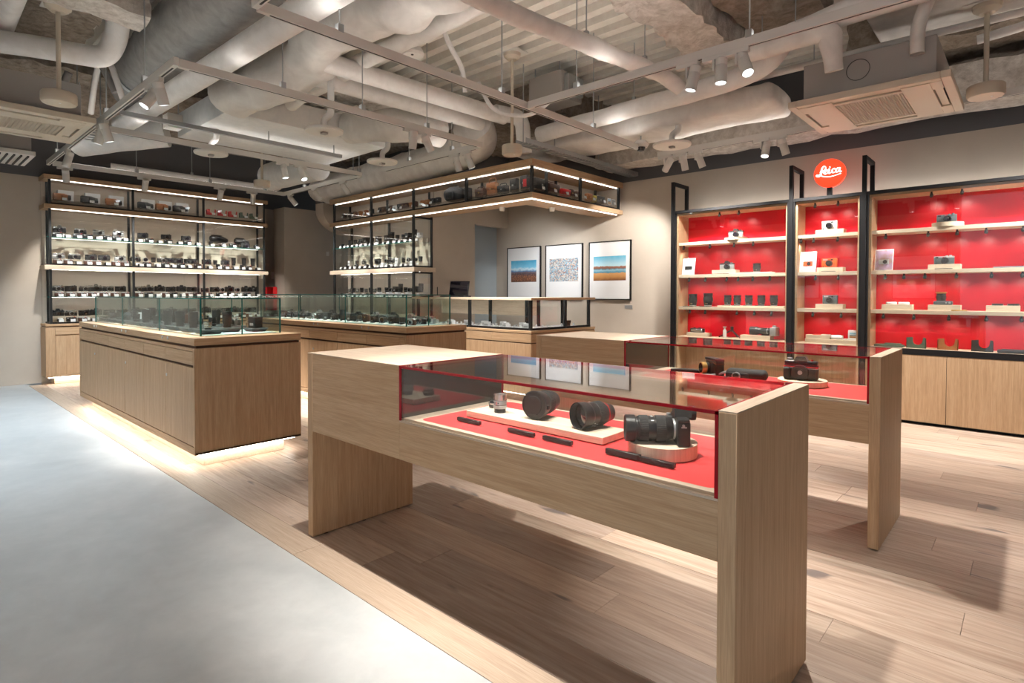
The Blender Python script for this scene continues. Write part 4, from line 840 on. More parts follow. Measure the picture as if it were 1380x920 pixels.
def letters(mb_list):
    st = lambda pts, ws: stroke(mb_list[-1], pts, ws)
    L_ = MB(); mb_list.append(L_)   # L with the tail that runs under the word
    st([(-0.20, 0.28), (-0.22, 0.40), (-0.33, 0.44), (-0.44, 0.30), (-0.48, 0.10), (-0.54, -0.06), (-0.66, -0.14), (-0.80, -0.12), (-0.78, -0.04), (-0.62, -0.06), (-0.40, -0.15), (-0.05, -0.22), (0.35, -0.19), (0.76, -0.10)], [0.09, 0.06, 0.06, 0.11, 0.14, 0.13, 0.09, 0.05, 0.05, 0.08, 0.07, 0.06, 0.05, 0.04])
    st([(-0.57, 0.10), (-0.42, 0.14), (-0.30, 0.15)], [0.04, 0.07, 0.04])
    e_ = MB(); mb_list.append(e_); st([(-0.30, 0.04), (-0.18, 0.10), (-0.13, 0.19), (-0.20, 0.25), (-0.29, 0.17), (-0.30, 0.04), (-0.22, -0.04), (-0.08, 0.02)], [0.05, 0.05, 0.06, 0.06, 0.11, 0.12, 0.07, 0.04])
    i_ = MB(); mb_list.append(i_); st([(-0.06, 0.16), (0.03, 0.24), (-0.01, 0.08), (0.02, -0.02), (0.14, 0.02)], [0.03, 0.10, 0.12, 0.09, 0.04]); st([(0.04, 0.34), (0.09, 0.36)], [0.09, 0.09])
    c_ = MB(); mb_list.append(c_); st([(0.40, 0.17), (0.37, 0.24), (0.27, 0.22), (0.20, 0.09), (0.26, -0.01), (0.42, 0.03)], [0.10, 0.05, 0.06, 0.12, 0.07, 0.04])
    a_ = MB(); mb_list.append(a_); st([(0.66, 0.20), (0.58, 0.25), (0.47, 0.17), (0.45, 0.05), (0.53, 0.00), (0.62, 0.08), (0.68, 0.22)], [0.06, 0.05, 0.09, 0.11, 0.06, 0.05, 0.07]); st([(0.70, 0.26), (0.66, 0.08), (0.70, 0.00), (0.80, 0.04)], [0.08, 0.12, 0.09, 0.04])
ml = []; letters(ml)
for m_ in ml: part(sg, 'letter', m_)

# ---- framed prints
def print_mat(name, kind):
    m, nt, b = newmat(name); tc = nt.nodes.new('ShaderNodeTexCoord'); sx = nt.nodes.new('ShaderNodeSeparateXYZ'); nt.links.new(tc.outputs['Generated'], sx.inputs[0]); X, Z = sx.outputs[0], sx.outputs[2]
    mp = nt.nodes.new('ShaderNodeMapping'); nt.links.new(tc.outputs['Generated'], mp.inputs[0]); mp.inputs['Scale'].default_value = (8, 1, 7)
    if kind == 'valley':
        n = noise_(nt, tc.outputs['Generated'], 5.0, 5); z = math_(nt, 'ADD', Z, math_(nt, 'MULTIPLY', math_(nt, 'SUBTRACT', n, 0.5), 0.28))
        c = ramp(nt, z, [(0.0, (0.10, 0.05, 0.035)), (0.18, (0.36, 0.13, 0.05)), (0.36, (0.10, 0.07, 0.09)), (0.46, (0.16, 0.13, 0.16)), (0.52, (0.10, 0.25, 0.48)), (0.60, (0.62, 0.78, 0.88)), (0.68, (0.22, 0.58, 0.80)), (1.0, (0.05, 0.35, 0.60))])
        vo = nt.nodes.new('ShaderNodeTexVoronoi'); nt.links.new(mp.outputs[0], vo.inputs['Vector']); vo.inputs['Scale'].default_value = 3.0
        lowm = ramp(nt, Z, [(0.30, (1, 1, 1)), (0.46, (0, 0, 0))]); c = mixc(nt, math_(nt, 'MULTIPLY', lowm, 0.55), c, ramp(nt, vo.outputs['Distance'], [(0.0, (0.50, 0.48, 0.47)), (0.3, (0.38, 0.13, 0.05)), (0.6, (0.06, 0.05, 0.05))]))
    elif kind == 'town':
        vo = nt.nodes.new('ShaderNodeTexVoronoi'); vo.distance = 'CHEBYCHEV'; nt.links.new(mp.outputs[0], vo.inputs['Vector']); vo.inputs['Scale'].default_value = 3.4
        wn = nt.nodes.new('ShaderNodeSeparateColor'); nt.links.new(vo.outputs['Color'], wn.inputs[0])
        c = ramp(nt, wn.outputs[0], [(0.05, (0.10, 0.32, 0.52)), (0.2, (0.50, 0.68, 0.76)), (0.38, (0.74, 0.70, 0.64)), (0.55, (0.66, 0.42, 0.28)), (0.7, (0.68, 0.64, 0.58)), (0.85, (0.30, 0.50, 0.62)), (0.95, (0.48, 0.20, 0.14))])
        c = mixc(nt, ramp(nt, vo.outputs['Distance'], [(0.36, (0, 0, 0)), (0.55, (0.8, 0.8, 0.8))]), c, (0.22, 0.24, 0.28))
    else:
        n = noise_(nt, mp.outputs[0], 0.9, 5); z = math_(nt, 'ADD', Z, math_(nt, 'MULTIPLY', math_(nt, 'SUBTRACT', n, 0.5), 0.14))
        c = ramp(nt, z, [(0.0, (0.20, 0.07, 0.025)), (0.15, (0.50, 0.24, 0.08)), (0.30, (0.62, 0.34, 0.14)), (0.33, (0.06, 0.25, 0.36)), (0.44, (0.30, 0.52, 0.62)), (0.47, (0.10, 0.24, 0.32)), (0.50, (0.24, 0.10, 0.07)), (0.585, (0.36, 0.17, 0.11)), (0.60, (0.50, 0.72, 0.80)), (1.0, (0.10, 0.42, 0.62))])
    nt.links.new(c, b.inputs['Base Color']); b.inputs['Roughness'].default_value = 0.6; return m
PM = {k: print_mat('print_'+k, k) for k in ('valley', 'town', 'lake')}
def framed(xc, wallY, face, z0, z1, kind, label, w_=0.69, pw=0.535, pz=(0.27, 0.615)):
    root = empty('framed_print', (xc, wallY, z0), label, 'picture'); s = -1 if face < 0 else 1; t = 0.012
    Y = lambda a: wallY+s*a
    fr = MB()
    for bx in ((xc-w_/2, xc-w_/2+t, z0, z1), (xc+w_/2-t, xc+w_/2, z0, z1), (xc-w_/2+t, xc+w_/2-t, z0, z0+t), (xc-w_/2+t, xc+w_/2-t, z1-t, z1)): fr.box(bx[0], bx[1], Y(0.002), Y(0.035), bx[2], bx[3], BLK)
    part(root, 'frame', fr); part(root, 'mount', MB().box(xc-w_/2+t, xc+w_/2-t, Y(0.004), Y(0.026), z0+t, z1-t, WHT))
    part(root, 'print', MB().box(xc-pw/2, xc+pw/2, Y(0.02), Y(0.0268), z0+pz[0], z0+pz[1], PM[kind]))
framed(-6.04, 6.93, -1, 1.122, 1.95, 'valley', 'framed print of a brown town under blue mountains, by the doorway', 0.705)
framed(-5.238, 6.93, -1, 1.122, 1.95, 'town', 'framed print of a crowded colourful town seen from above', 0.695, 0.54)
framed(-4.43, 6.93, -1, 1.122, 1.95, 'lake', 'framed print of a blue lake between brown shores')
framed(-1.69, -0.4, 1, 1.12, 1.95, 'lake', 'framed print on the wall beside the viewer, nearest the open end')
framed(-2.62, -0.4, 1, 1.12, 1.95, 'town', 'framed print in the middle of the wall beside the viewer')
framed(-3.66, -0.4, 1, 1.12, 1.95, 'valley', 'framed print on the wall beside the viewer, farthest from the open end')
single('caption_card', MB().box(-4.19, -4.07, 6.924, 6.93, 1.0, 1.048, SILD), (-4.13, 6.93, 1.0), 'small grey caption card on the wall below the lake print', 'caption card')
single('wall_switch', MB().box(-10.4, -10.392, 4.82, 4.87, 1.47, 1.60, WHP, 0.002), (-10.4, 4.85, 1.47), 'small pale wall switch in the dark recess', 'switch')
single('wall_switch', MB().box(-9.7, -9.693, 5.53, 5.59, 1.9, 1.98, WHP, 0.002), (-9.7, 5.56, 1.9), 'small pale sensor plate on the brown column', 'switch')
for i, (y, lb) in enumerate(((4.50, 'red case standing in the recess beside the far wall case, inner one'), (4.68, 'red case standing in the recess beside the far wall case, outer one'))):
    single('red_case', MB().box(-10.2, -9.95, y-0.045, y+0.045, 0.9, 1.32, REDL, 0.02, 2), (-10.07, y, 0.9), lb, 'case')
single('recess_cabinet', MB().box(-10.38, -9.9, 4.44, 4.72, 0, 0.9, BLK, 0.004), (-10.14, 4.58, 0), 'low dark cabinet in the recess beside the far wall case', 'cabinet')

# ================================================================ GOODS
# small goods: one mesh per kind (too small in the picture to show their parts), front towards -y
KIND = {}
def kind(name):
    if name in KIND: return KIND[name]
    mb = MB(); FM = lambda x, y, z: Matrix.Translation((x, y, z)) @ Matrix.Rotation(PI/2, 4, 'X')
    if name in ('rf_black', 'rf_silver', 'rf_grey', 'rf_chrome'):
        bodym, topm = {'rf_black': (LEATH, CAMB), 'rf_silver': (LEATH, SILV), 'rf_grey': (LEATH, GREYC), 'rf_chrome': (SILD, SILV)}[name]
        lm = SILV if name in ('rf_silver', 'rf_chrome') else SATB
        mb.box(-0.068, 0.068, -0.017, 0.017, 0.004, 0.056, bodym, 0.008, 2).box(-0.068, 0.068, -0.0165, 0.0165, 0.052, 0.075, topm, 0.005, 2).box(-0.066, 0.066, -0.016, 0.016, 0, 0.008, topm, 0.003)
        mb.lathe([(0.03, 0, lm), (0.03, 0.008, lm), (0.026, 0.009, SATB), (0.026, 0.03, lm), (0.022, 0.031, FRONTG)], FM(0.005, -0.016, 0.036), 20)
        mb.box(-0.058, -0.04, -0.0185, -0.012, 0.06, 0.07, FRONTG).box(-0.01, 0.004, -0.0185, -0.012, 0.061, 0.069, FRONTG)
        mb.cyl((0.045, 0, 0.074), (0.045, 0, 0.084), 0.009, topm, 14).cyl((0.02, 0, 0.074), (0.02, 0, 0.08), 0.007, topm, 12)
    elif name in ('slr_black', 'slr_silver'):
        t = SILV if name == 'slr_silver' else CAMB
        mb.box(-0.07, 0.07, -0.02, 0.02, 0.004, 0.062, LEATH, 0.008, 2).box(-0.07, 0.07, -0.019, 0.019, 0.056, 0.078, t, 0.005, 2)
        mb.prism([(-0.028, 0.075), (0.028, 0.075), (0.015, 0.104), (-0.015, 0.104)], 0.036, t, Matrix.Translation((0, -0.022, 0)))
        mb.lathe([(0.034, 0, t), (0.034, 0.012, SATB), (0.031, 0.014, RUB), (0.031, 0.05, SATB), (0.028, 0.052, FRONTG)], FM(0, -0.02, 0.04), 20)
        mb.cyl((0.05, 0, 0.077), (0.05, 0, 0.088), 0.011, t, 14).cyl((-0.05, 0, 0.077), (-0.05, 0, 0.086), 0.012, t, 14)
    elif name == 'compact_black':
        mb.box(-0.056, 0.056, -0.014, 0.014, 0, 0.06, CAMB, 0.006, 2).lathe([(0.024, 0, SATB), (0.024, 0.018, SATB), (0.019, 0.019, FRONTG)], FM(0.008, -0.013, 0.03), 18)
        mb.cyl((0.035, 0, 0.06), (0.035, 0, 0.066), 0.007, REDL, 10).box(-0.05, -0.03, -0.0155, -0.01, 0.042, 0.05, SILD)
    elif name == 'compact_red':
        mb.box(-0.05, 0.05, -0.016, 0.016, 0, 0.05, BRN, 0.006, 2).box(-0.048, 0.048, -0.015, 0.015, 0.046, 0.062, SILD, 0.004).lathe([(0.022, 0, SILD), (0.022, 0.02, SILD), (0.017, 0.021, FRONTG)], FM(0.008, -0.013, 0.028), 18)
        mb.box(0.02, 0.03, -0.018, -0.015, 0.05, 0.058, REDL)
    elif name == 'lens_up':
        mb.lathe([(0.026, 0, SATB), (0.027, 0.006, SATB), (0.027, 0.02, SILD), (0.028, 0.022, RUB), (0.030, 0.05, RUB), (0.031, 0.052, SATB), (0.031, 0.072, SATB), (0.028, 0.072, FRONTG)], None, 20)
    elif name == 'lens_tall':
        mb.lathe([(0.028, 0, SATB), (0.030, 0.006, SATB), (0.030, 0.03, RUB), (0.034, 0.04, RUB), (0.034, 0.09, SATB), (0.037, 0.1, SATB), (0.037, 0.125, SATB), (0.033, 0.125, FRONTG)], None, 20)
    elif name == 'lens_silver':
        mb.lathe([(0.024, 0, SATB), (0.024, 0.012, SILD), (0.027, 0.014, SILV), (0.027, 0.03, SILD), (0.029, 0.032, SILV), (0.029, 0.055, SILV), (0.025, 0.055, FRONTG)], None, 20)
    elif name == 'lens_front':
        mb.lathe([(0.026, 0, SATB), (0.028, 0.03, RUB), (0.033, 0.04, SATB), (0.033, 0.06, SILD), (0.028, 0.06, FRONTG)], FM(0, 0.03, 0.034), 20)
    elif name == 'finder_box':
        mb.box(-0.024, 0.024, -0.022, 0.022, 0, 0.035, CAMB, 0.004).box(-0.014, 0.014, -0.024, -0.02, 0.01, 0.028, FRONTG).box(-0.012, 0.012, -0.015, 0.015, 0.035, 0.041, SILD)
    elif name == 'pouch_black': mb.box(-0.045, 0.045, -0.02, 0.02, 0, 0.085, LEATH, 0.014, 3).box(-0.045, 0.045, -0.023, -0.018, 0.045, 0.085, LEATH, 0.004).cyl((0, -0.024, 0.055), (0, -0.022, 0.055), 0.006, SILD, 10)
    elif name == 'pouch_brown': mb.box(-0.045, 0.045, -0.02, 0.02, 0, 0.085, BRN, 0.014, 3).box(-0.045, 0.045, -0.023, -0.018, 0.045, 0.085, BRN, 0.004).cyl((0, -0.024, 0.055), (0, -0.022, 0.055), 0.006, GOLD, 10)
    elif name == 'pouch_tan': mb.box(-0.04, 0.04, -0.02, 0.02, 0, 0.08, TAN, 0.014, 3).box(-0.04, 0.04, -0.023, -0.018, 0.045, 0.08, TAN, 0.004).cyl((0, -0.024, 0.05), (0, -0.022, 0.05), 0.006, GOLD, 10)
    elif name == 'carton_white': mb.box(-0.035, 0.035, -0.03, 0.03, 0, 0.07, WHB, 0.001).box(-0.03, 0.03, -0.0315, -0.029, 0.02, 0.045, SILD)
    elif name == 'carton_black': mb.box(-0.04, 0.04, -0.035, 0.035, 0, 0.085, CAMB, 0.001).box(-0.041, 0.041, -0.036, 0.036, 0.06, 0.0855, SATB, 0.001).box(-0.02, 0.02, -0.0365, -0.034, 0.02, 0.04, SILD)
    elif name == 'card': mb.box(-0.026, 0.026, -0.001, 0.001, 0, 0.036, WHT, M=Matrix.Rotation(math.radians(-14), 4, 'X')).box(-0.02, 0.02, -0.0, 0.012, 0, 0.002, ACRYL)
    elif name == 'card_flat': mb.box(-0.03, 0.03, -0.02, 0.02, 0, 0.002, WHT, M=Matrix.Rotation(math.radians(14), 4, 'X') @ Matrix.Translation((0, 0, 0.006))).box(-0.028, 0.028, 0.012, 0.018, 0, 0.008, ACRYL)
    elif name == 'tray': 
        mb.bm.free(); mb.bm = bmesh.new(); k = mb.mi(TRAY); q = [[mb.bm.verts.new((sx*a, sy*b, z)) for sx, sy in ((-1, -1), (1, -1), (1, 1), (-1, 1))] for a, b, z in ((0.082, 0.055, 0), (0.108, 0.078, 0.034), (0.100, 0.070, 0.036), (0.097, 0.067, 0.030))]
        for A, B in zip(q, q[1:]):
            for j in range(4): f = mb.bm.faces.new((A[j], A[(j+1) % 4], B[(j+1) % 4], B[j])); f.material_index = k
        mb.bm.faces.new(list(reversed(q[0]))); mb.bm.faces.new(q[-1])
    elif name == 'bracelet': mb.tube([(0.03*math.cos(a), 0.03*math.sin(a), 0.02+0.012*math.sin(a)) for a in [2*PI*i/14 for i in range(14)]], 0.005, SILD, 6).box(-0.03, 0.03, -0.03, 0.03, 0, 0.008, WHB)
    elif name == 'ring_stand': mb.lathe([(0.025, 0, WHB), (0.025, 0.012, WHB), (0.012, 0.02, WHB), (0.014, 0.045, SILV), (0.009, 0.05, SILV)], None, 16)
    KIND[name] = mb.mesh(name)
    return KIND[name]
OB = {'rf_black': ('rangefinder_camera', 'black film camera', 'camera'), 'rf_silver': ('rangefinder_camera', 'silver-topped film camera', 'camera'), 'rf_grey': ('rangefinder_camera', 'grey-topped camera', 'camera'), 'rf_chrome': ('rangefinder_camera', 'all-chrome camera', 'camera'),
      'slr_black': ('reflex_camera', 'black reflex camera', 'camera'), 'slr_silver': ('reflex_camera', 'silver reflex camera', 'camera'), 'compact_black': ('compact_camera', 'small black camera', 'camera'), 'compact_red': ('compact_camera', 'dark red camera', 'camera'),
      'lens_up': ('camera_lens', 'short black lens', 'lens'), 'lens_tall': ('camera_lens', 'tall black lens', 'lens'), 'lens_silver': ('camera_lens', 'silver lens', 'lens'), 'lens_front': ('camera_lens', 'lens facing out', 'lens'), 'finder_box': ('viewfinder', 'small black viewfinder', 'viewfinder'),
      'pouch_black': ('leather_pouch', 'black leather pouch', 'pouch'), 'pouch_brown': ('leather_pouch', 'brown leather pouch', 'pouch'), 'pouch_tan': ('leather_pouch', 'tan leather pouch', 'pouch'), 'carton_white': ('carton', 'small white carton', 'box'), 'carton_black': ('carton', 'small black carton', 'box'),
      'bracelet': ('strap', 'coiled strap on a white block', 'strap'), 'ring_stand': ('ring_stand', 'white stand with a silver ring', 'stand')}
def row(spec, a0, a1, fixed, z, wall, where, group, cards=None, cz=None, cfix=None, rng=None):
    # wall 'L': along +y facing +x; 'B': along +x facing -y; 'R': along +y facing +x on the counter
    n = len(spec)
    for i, kd in enumerate(spec):
        t = a0+(a1-a0)*(i+0.5)/n+random.uniform(-0.012, 0.012)
        loc = (fixed, t, z) if wall in 'LR' else (t, fixed, z); rz = PI/2 if wall in 'LR' else 0
        nm, ds, ct = OB[kd]
        inst(kind(kd), nm, loc, '%s, %s %s' % (ds, ORD[i], where), ct, group, rz+random.uniform(-0.09, 0.09))
        if cards is not None and cards[i % len(cards)]:
            cl = (cfix, t+0.012, cz) if wall in 'LR' else (t+0.012, cfix, cz)
            inst(kind('card'), 'price_card', cl, 'white price card, %s %s' % (ORD[i], where), 'price card', 'price cards on '+group, rz)
random.seed(21)
BAYS = ((1.50, 2.37), (2.43, 3.31), (3.37, 4.24)); BN = ('first', 'middle', 'last')
FX, BX = -9.535, -9.69
W = 'in the %s row, %s, %s bay, far wall case'
def lrow(spec, bay, back, z, lev, cards=(1,)):
    a, b = BAYS[bay]; wh = W % ('back' if back else 'front', lev, BN[bay])
    row(spec, a, b, BX if back else FX, z+(0.07 if back else 0), 'L', wh, 'the %s of the far wall case' % lev, cards, z+(0.015 if back else 0.0), -9.585 if back else -9.487)
cyc = lambda ks, n: [ks[i % len(ks)] for i in range(n)]
lv = 'upper glass shelf'; Z = 1.94
lrow(['slr_silver', 'rf_silver', 'rf_chrome', 'rf_chrome'], 0, True, Z, lv); lrow(cyc(['compact_black', 'finder_box', 'compact_black'], 8), 0, False, Z, lv)
lrow(['rf_black', 'rf_black', 'rf_black'], 1, True, Z, lv); lrow(cyc(['finder_box', 'compact_black', 'finder_box', 'compact_black'], 7), 1, False, Z, lv)
lrow(['lens_up', 'lens_front', 'compact_black', 'slr_black', 'lens_front'], 2, False, Z, lv)
lv = 'middle oak shelf'; Z = 1.59
lrow(['rf_chrome', 'rf_silver', 'rf_black', 'rf_black', 'rf_chrome'], 0, True, Z, lv, (1, 0)); lrow(cyc(['compact_red', 'compact_red', 'finder_box'], 8), 0, False, Z, lv)
lrow(cyc(['rf_silver', 'lens_front', 'lens_up', 'rf_silver', 'rf_black', 'rf_black', 'lens_up', 'rf_black'], 8), 1, True, Z, lv); lrow(cyc(['finder_box', 'compact_black'], 8), 1, False, Z, lv)
lrow(['rf_black', 'lens_up', 'rf_black', 'lens_tall', 'lens_tall', 'lens_tall'], 2, True, Z, lv, (1, 1, 0)); lrow(cyc(['finder_box', 'lens_up', 'compact_black'], 7), 2, False, Z, lv)
lv = 'lower glass shelf'; Z = 1.155
lrow(cyc(['rf_silver', 'rf_black', 'rf_silver', 'slr_silver'], 6), 0, True, Z, lv); lrow(cyc(['compact_red', 'compact_red', 'compact_red'], 7), 0, False, Z, lv)
lrow(cyc(['rf_silver', 'slr_silver', 'slr_black', 'rf_black', 'slr_black', 'rf_black'], 6), 1, True, Z, lv); lrow(cyc(['compact_red', 'compact_black', 'finder_box'], 8), 1, False, Z, lv)
lrow(['compact_black', 'rf_black', 'lens_front', 'slr_black', 'lens_front', 'slr_black', 'slr_black'], 2, True, Z, lv); lrow(cyc(['lens_silver', 'compact_black', 'lens_up'], 6), 2, False, Z, lv)
lv = 'bottom board'; Z = 0.82
for b in range(3): lrow(cyc(['slr_black', 'rf_silver', 'rf_black'], 6), b, True, Z, lv); lrow(cyc(['finder_box', 'compact_black', 'compact_red'], 7), b, False, Z, lv)
# corner display
XB = ((-8.47, -7.50), (-7.42, -6.48)); XN = ('far', 'near'); W2 = 'in the %s row, %s, %s bay, corner display'
def brow(spec, bay, back, z, lev):
    a, b = XB[bay]; row(spec, a, b, 5.22 if back else 5.085, z+(0.07 if back else 0), 'B', W2 % ('back' if back else 'front', lev, XN[bay]), 'the %s of the corner display' % lev, (1,), z+(0.015 if back else 0), 5.145 if back else 5.032)
lv = 'upper glass shelf'; Z = 1.94
brow(['lens_up', 'lens_up', 'rf_black', 'carton_black', 'lens_up', 'carton_black'], 0, True, Z, lv); brow(cyc(['lens_up', 'finder_box'], 8), 0, False, Z, lv)
brow(['carton_black', 'lens_tall', 'lens_up', 'lens_up', 'carton_black', 'lens_tall', 'carton_white'], 1, True, Z, lv); brow(cyc(['lens_front', 'finder_box', 'lens_up'], 7), 1, False, Z, lv)
lv = 'middle oak shelf'; Z = 1.597
brow(['carton_white', 'lens_up', 'lens_front', 'lens_up', 'rf_black'], 0, True, Z, lv); brow(cyc(['finder_box', 'lens_front'], 7), 0, False, Z, lv)
brow(['lens_front', 'rf_silver', 'carton_white', 'lens_up', 'lens_front', 'lens_front', 'lens_up'], 1, True, Z, lv); brow(cyc(['lens_silver', 'carton_white', 'finder_box'], 8), 1, False, Z, lv)
lv = 'lower glass shelf'; Z = 1.155
brow(cyc(['lens_silver', 'lens_up'], 8), 0, True, Z, lv); brow(cyc(['lens_silver', 'finder_box'], 8), 0, False, Z, lv)
brow(cyc(['lens_up', 'lens_front', 'carton_black', 'lens_tall'], 8), 1, True, Z, lv); brow(cyc(['carton_white', 'finder_box'], 8), 1, False, Z, lv)
# top shelf of the far wall case: carry cases leaning before white boxes, leather half cases
def carry(y, m, desc, lens=True):
    r = empty('camera_case', (-9.58, y, 2.43), '%s, top shelf, far wall case' % desc, 'camera case', 'camera cases on the top shelf of the far wall case', PI/2)
    part(r, 'case_body', MB().box(-0.085, 0.05, -0.035, 0.035, 0, 0.095, m, 0.015, 3), world=False); part(r, 'case_front', MB().box(0.0, 0.075, -0.05, 0.03, 0.005, 0.085, m, 0.02, 3), world=False)
    part(r, 'lens_barrel', MB().cyl((0.07, -0.01, 0.045), (0.105, -0.01, 0.045), 0.038, SATB, 20, 0.034), world=False)
    b = empty('white_box', (-9.69, y+0.07, 2.43), 'white box behind the %s, far wall case' % desc, 'box', 'white boxes on the top shelf of the far wall case', PI/2)
    part(b, 'box_body', MB().box(-0.085, 0.085, -0.03, 0.04, 0, 0.15, WHB, 0.002), world=False); part(b, 'box_lid', MB().box(-0.087, 0.087, -0.032, 0.042, 0.09, 0.152, WHB, 0.002), world=False)
    inst(kind('card'), 'price_card', (-9.50, y+0.03, 2.43), 'white price card before the %s, far wall case' % desc, 'price card', 'price cards on the top shelf of the far wall case', PI/2)
for y, m, d in ((1.60, TAN, 'first tan leather camera case'), (1.90, LEATH, 'black camera case between tan ones'), (2.18, TAN, 'tan camera case beside first post'), (2.57, FAB, 'grey camera case after first post'), (2.80, TAN, 'tan camera case in middle bay'), (3.03, FAB, 'grey camera case before second post')): carry(y, m, d)
def half_case(m):
    pts = [(-0.068, 0), (0.068, 0), (0.068, 0.088), (0.05, 0.09)]+[(0.034*math.cos(a)+0.012, 0.062-0.034*math.sin(a)) for a in [PI*i/8 for i in range(9)]]+[(-0.022, 0.09), (-0.068, 0.085)]
    return MB().prism(pts, 0.004, m, Matrix.Translation((0, -0.02, 0))).box(-0.068, 0.068, -0.02, 0.018, 0, 0.005, m, 0.002).box(-0.068, -0.064, -0.02, 0.018, 0, 0.08, m).box(0.064, 0.068, -0.02, 0.018, 0, 0.08, m)
for i, (y, m, d) in enumerate(((3.475, REDL, 'red leather half case, first of three red ones'), (3.64, REDL, 'red leather half case, middle of three red ones'), (3.80, REDL, 'red leather half case, last of three red ones'), (3.975, GRN, 'dark green leather half case next to the red ones'), (4.14, GRN, 'dark green leather half case nearest the end post'))):
    o = bpy.data.objects.new('half_case', half_case(m).mesh('half_case')); o.location = (-9.56, y, 2.43); o.rotation_euler[2] = PI/2; link(o); tag(o, d+', top shelf of far wall case', 'half case', 'leather half cases on the far wall case')
    inst(kind('card'), 'price_card', (-9.50, y+0.02, 2.43), 'white price card, %s among the leather half cases, far wall case' % ORD[i], 'price card', 'price cards on the top shelf of the far wall case', PI/2)
# big lens pouches in the last bay of the upper glass shelf
for y, s, d in ((3.62, 1.0, 'large black padded lens bag, first of two, above small lenses'), (3.98, 0.85, 'large black padded lens bag, second of two, above small lenses')):
    r = empty('lens_bag', (-9.68, y, 2.01), d, 'lens bag', 'black lens bags on the far wall case', PI/2+0.25)
    part(r, 'bag_body', MB().tube([(-0.13*s, 0, 0.05*s), (-0.12*s, 0, 0.055*s), (-0.04*s, 0, 0.062*s), (0.07*s, 0, 0.052*s), (0.15*s, 0, 0.04*s), (0.16*s, 0, 0.04*s)], [0.03*s, 0.05*s, 0.062*s, 0.052*s, 0.04*s, 0.02*s], SATB, 18), world=False, sharp=70)
    part(r, 'bag_flap', MB().box(-0.1*s, 0.06*s, -0.03*s, 0.03*s, 0.108*s, 0.122*s, SATB, 0.006, 2), world=False)
# overhead shelf goods
def bag(x, y, z, w_, h_, d_, m, name, label, cat, rz=0.0, handle=None, strap=False, group='goods on the overhead corner shelf'):
    r = empty(name, (x, y, z), label, cat, group, rz)
    part(r, 'bag_body', MB().box(-w_/2, w_/2, -d_/2, d_/2, 0, h_, m, min(w_, h_, d_)*0.2, 3), world=False, sharp=60)
    part(r, 'flap', MB().box(-w_/2*0.96, w_/2*0.96, -d_/2-0.006, -d_/2+0.008, h_*0.45, h_*0.97, m, 0.006, 2), world=False)
    if handle: part(r, 'handle', MB().tube(fillet([(-w_/2*0.8, 0, h_*0.8), (-w_/2*0.7, 0, h_*handle), (w_/2*0.7, 0, h_*handle), (w_/2*0.8, 0, h_*0.8)], 0.03), 0.006, m, 8), world=False)
    part(r, 'clasp', MB().box(-0.012, 0.012, -d_/2-0.01, -d_/2-0.004, h_*0.42, h_*0.55, GOLD if m in (TAN, BRN) else SILD), world=False)
    return r
oz = 2.43
row(['pouch_black', 'pouch_black', 'pouch_brown', 'pouch_tan', 'pouch_tan', 'pouch_black'], -8.45, -7.52, 5.12, oz, 'B', 'in the far bay of the overhead corner shelf', 'the overhead corner shelf', (1, 0), oz, 5.055)
row(['pouch_black', 'pouch_brown', 'pouch_black', 'pouch_brown', 'carton_white', 'pouch_black', 'pouch_brown', 'pouch_brown', 'pouch_tan', 'pouch_brown'], -7.42, -6.48, 5.12, oz, 'B', 'in the second bay of the overhead corner shelf', 'the overhead corner shelf', (1, 0, 0), oz, 5.055)
row(['pouch_tan', 'pouch_tan', 'pouch_black', 'pouch_black'], -6.40, -5.97, 5.12, oz, 'B', 'beside the backpack on the overhead corner shelf', 'the overhead corner shelf', (1, 0), oz, 5.055)
bp = empty('backpack', (-5.74, 5.17, oz), 'grey rounded backpack on the overhead corner shelf', 'backpack')
part(bp, 'pack_body', MB().tube([(-0.16, 0, 0.09), (-0.14, 0, 0.095), (-0.06, 0, 0.105), (0.05, 0, 0.1), (0.13, 0, 0.085), (0.15, 0, 0.08)], [0.05, 0.085, 0.105, 0.1, 0.08, 0.04], FAB, 20), world=False, sharp=80); part(bp, 'front_pocket', MB().box(-0.07, 0.07, -0.12, -0.08, 0.02, 0.13, FAB, 0.02, 3), world=False); part(bp, 'strap', MB().tube(fillet([(-0.02, 0, 0.2), (0.03, 0, 0.215), (0.08, 0, 0.19)], 0.03), 0.008, RUB, 8), world=False)
bag(-5.50, 5.18, oz, 0.09, 0.16, 0.08, FAB, 'shoulder_bag', 'narrow dark bag squeezed beside the grey backpack', 'bag')
bag(-5.22, 5.14, oz, 0.16, 0.11, 0.07, BRN, 'shoulder_bag', 'small brown camera bag right of the overhead middle post', 'bag', 0, 1.2)
bag(-5.02, 5.15, oz, 0.16, 0.16, 0.07, TAN, 'shoulder_bag', 'tan leather bag with an arched handle on the overhead shelf', 'bag', 0, 1.35)
bag(-4.83, 5.14, oz, 0.15, 0.10, 0.07, LEATH, 'shoulder_bag', 'black camera bag with a pale front right of the tan handle bag', 'bag', 0, 1.25)
bag(-4.66, 5.16, oz, 0.11, 0.165, 0.06, CAMB, 'carry_box', 'upright black case on the overhead corner shelf', 'case')
bag(-4.49, 5.16, oz, 0.11, 0.18, 0.06, CAMB, 'carry_box', 'upright black and red case next to the overhead corner post', 'case'); part(bpy.data.objects['carry_box.001'], 'red_panel', MB().box(0.0, 0.05, -0.042, -0.034, 0.04, 0.13, REDL), world=False)
q = PI/2
bag(-4.40, 5.31, oz, 0.24, 0.15, 0.09, LEATH, 'shoulder_bag', 'large black bag just round the overhead corner', 'bag', q)
bag(-4.40, 5.55, oz, 0.22, 0.12, 0.09, BRN, 'shoulder_bag', 'dark brown leather bag on the short overhead side', 'bag', q, 1.2)
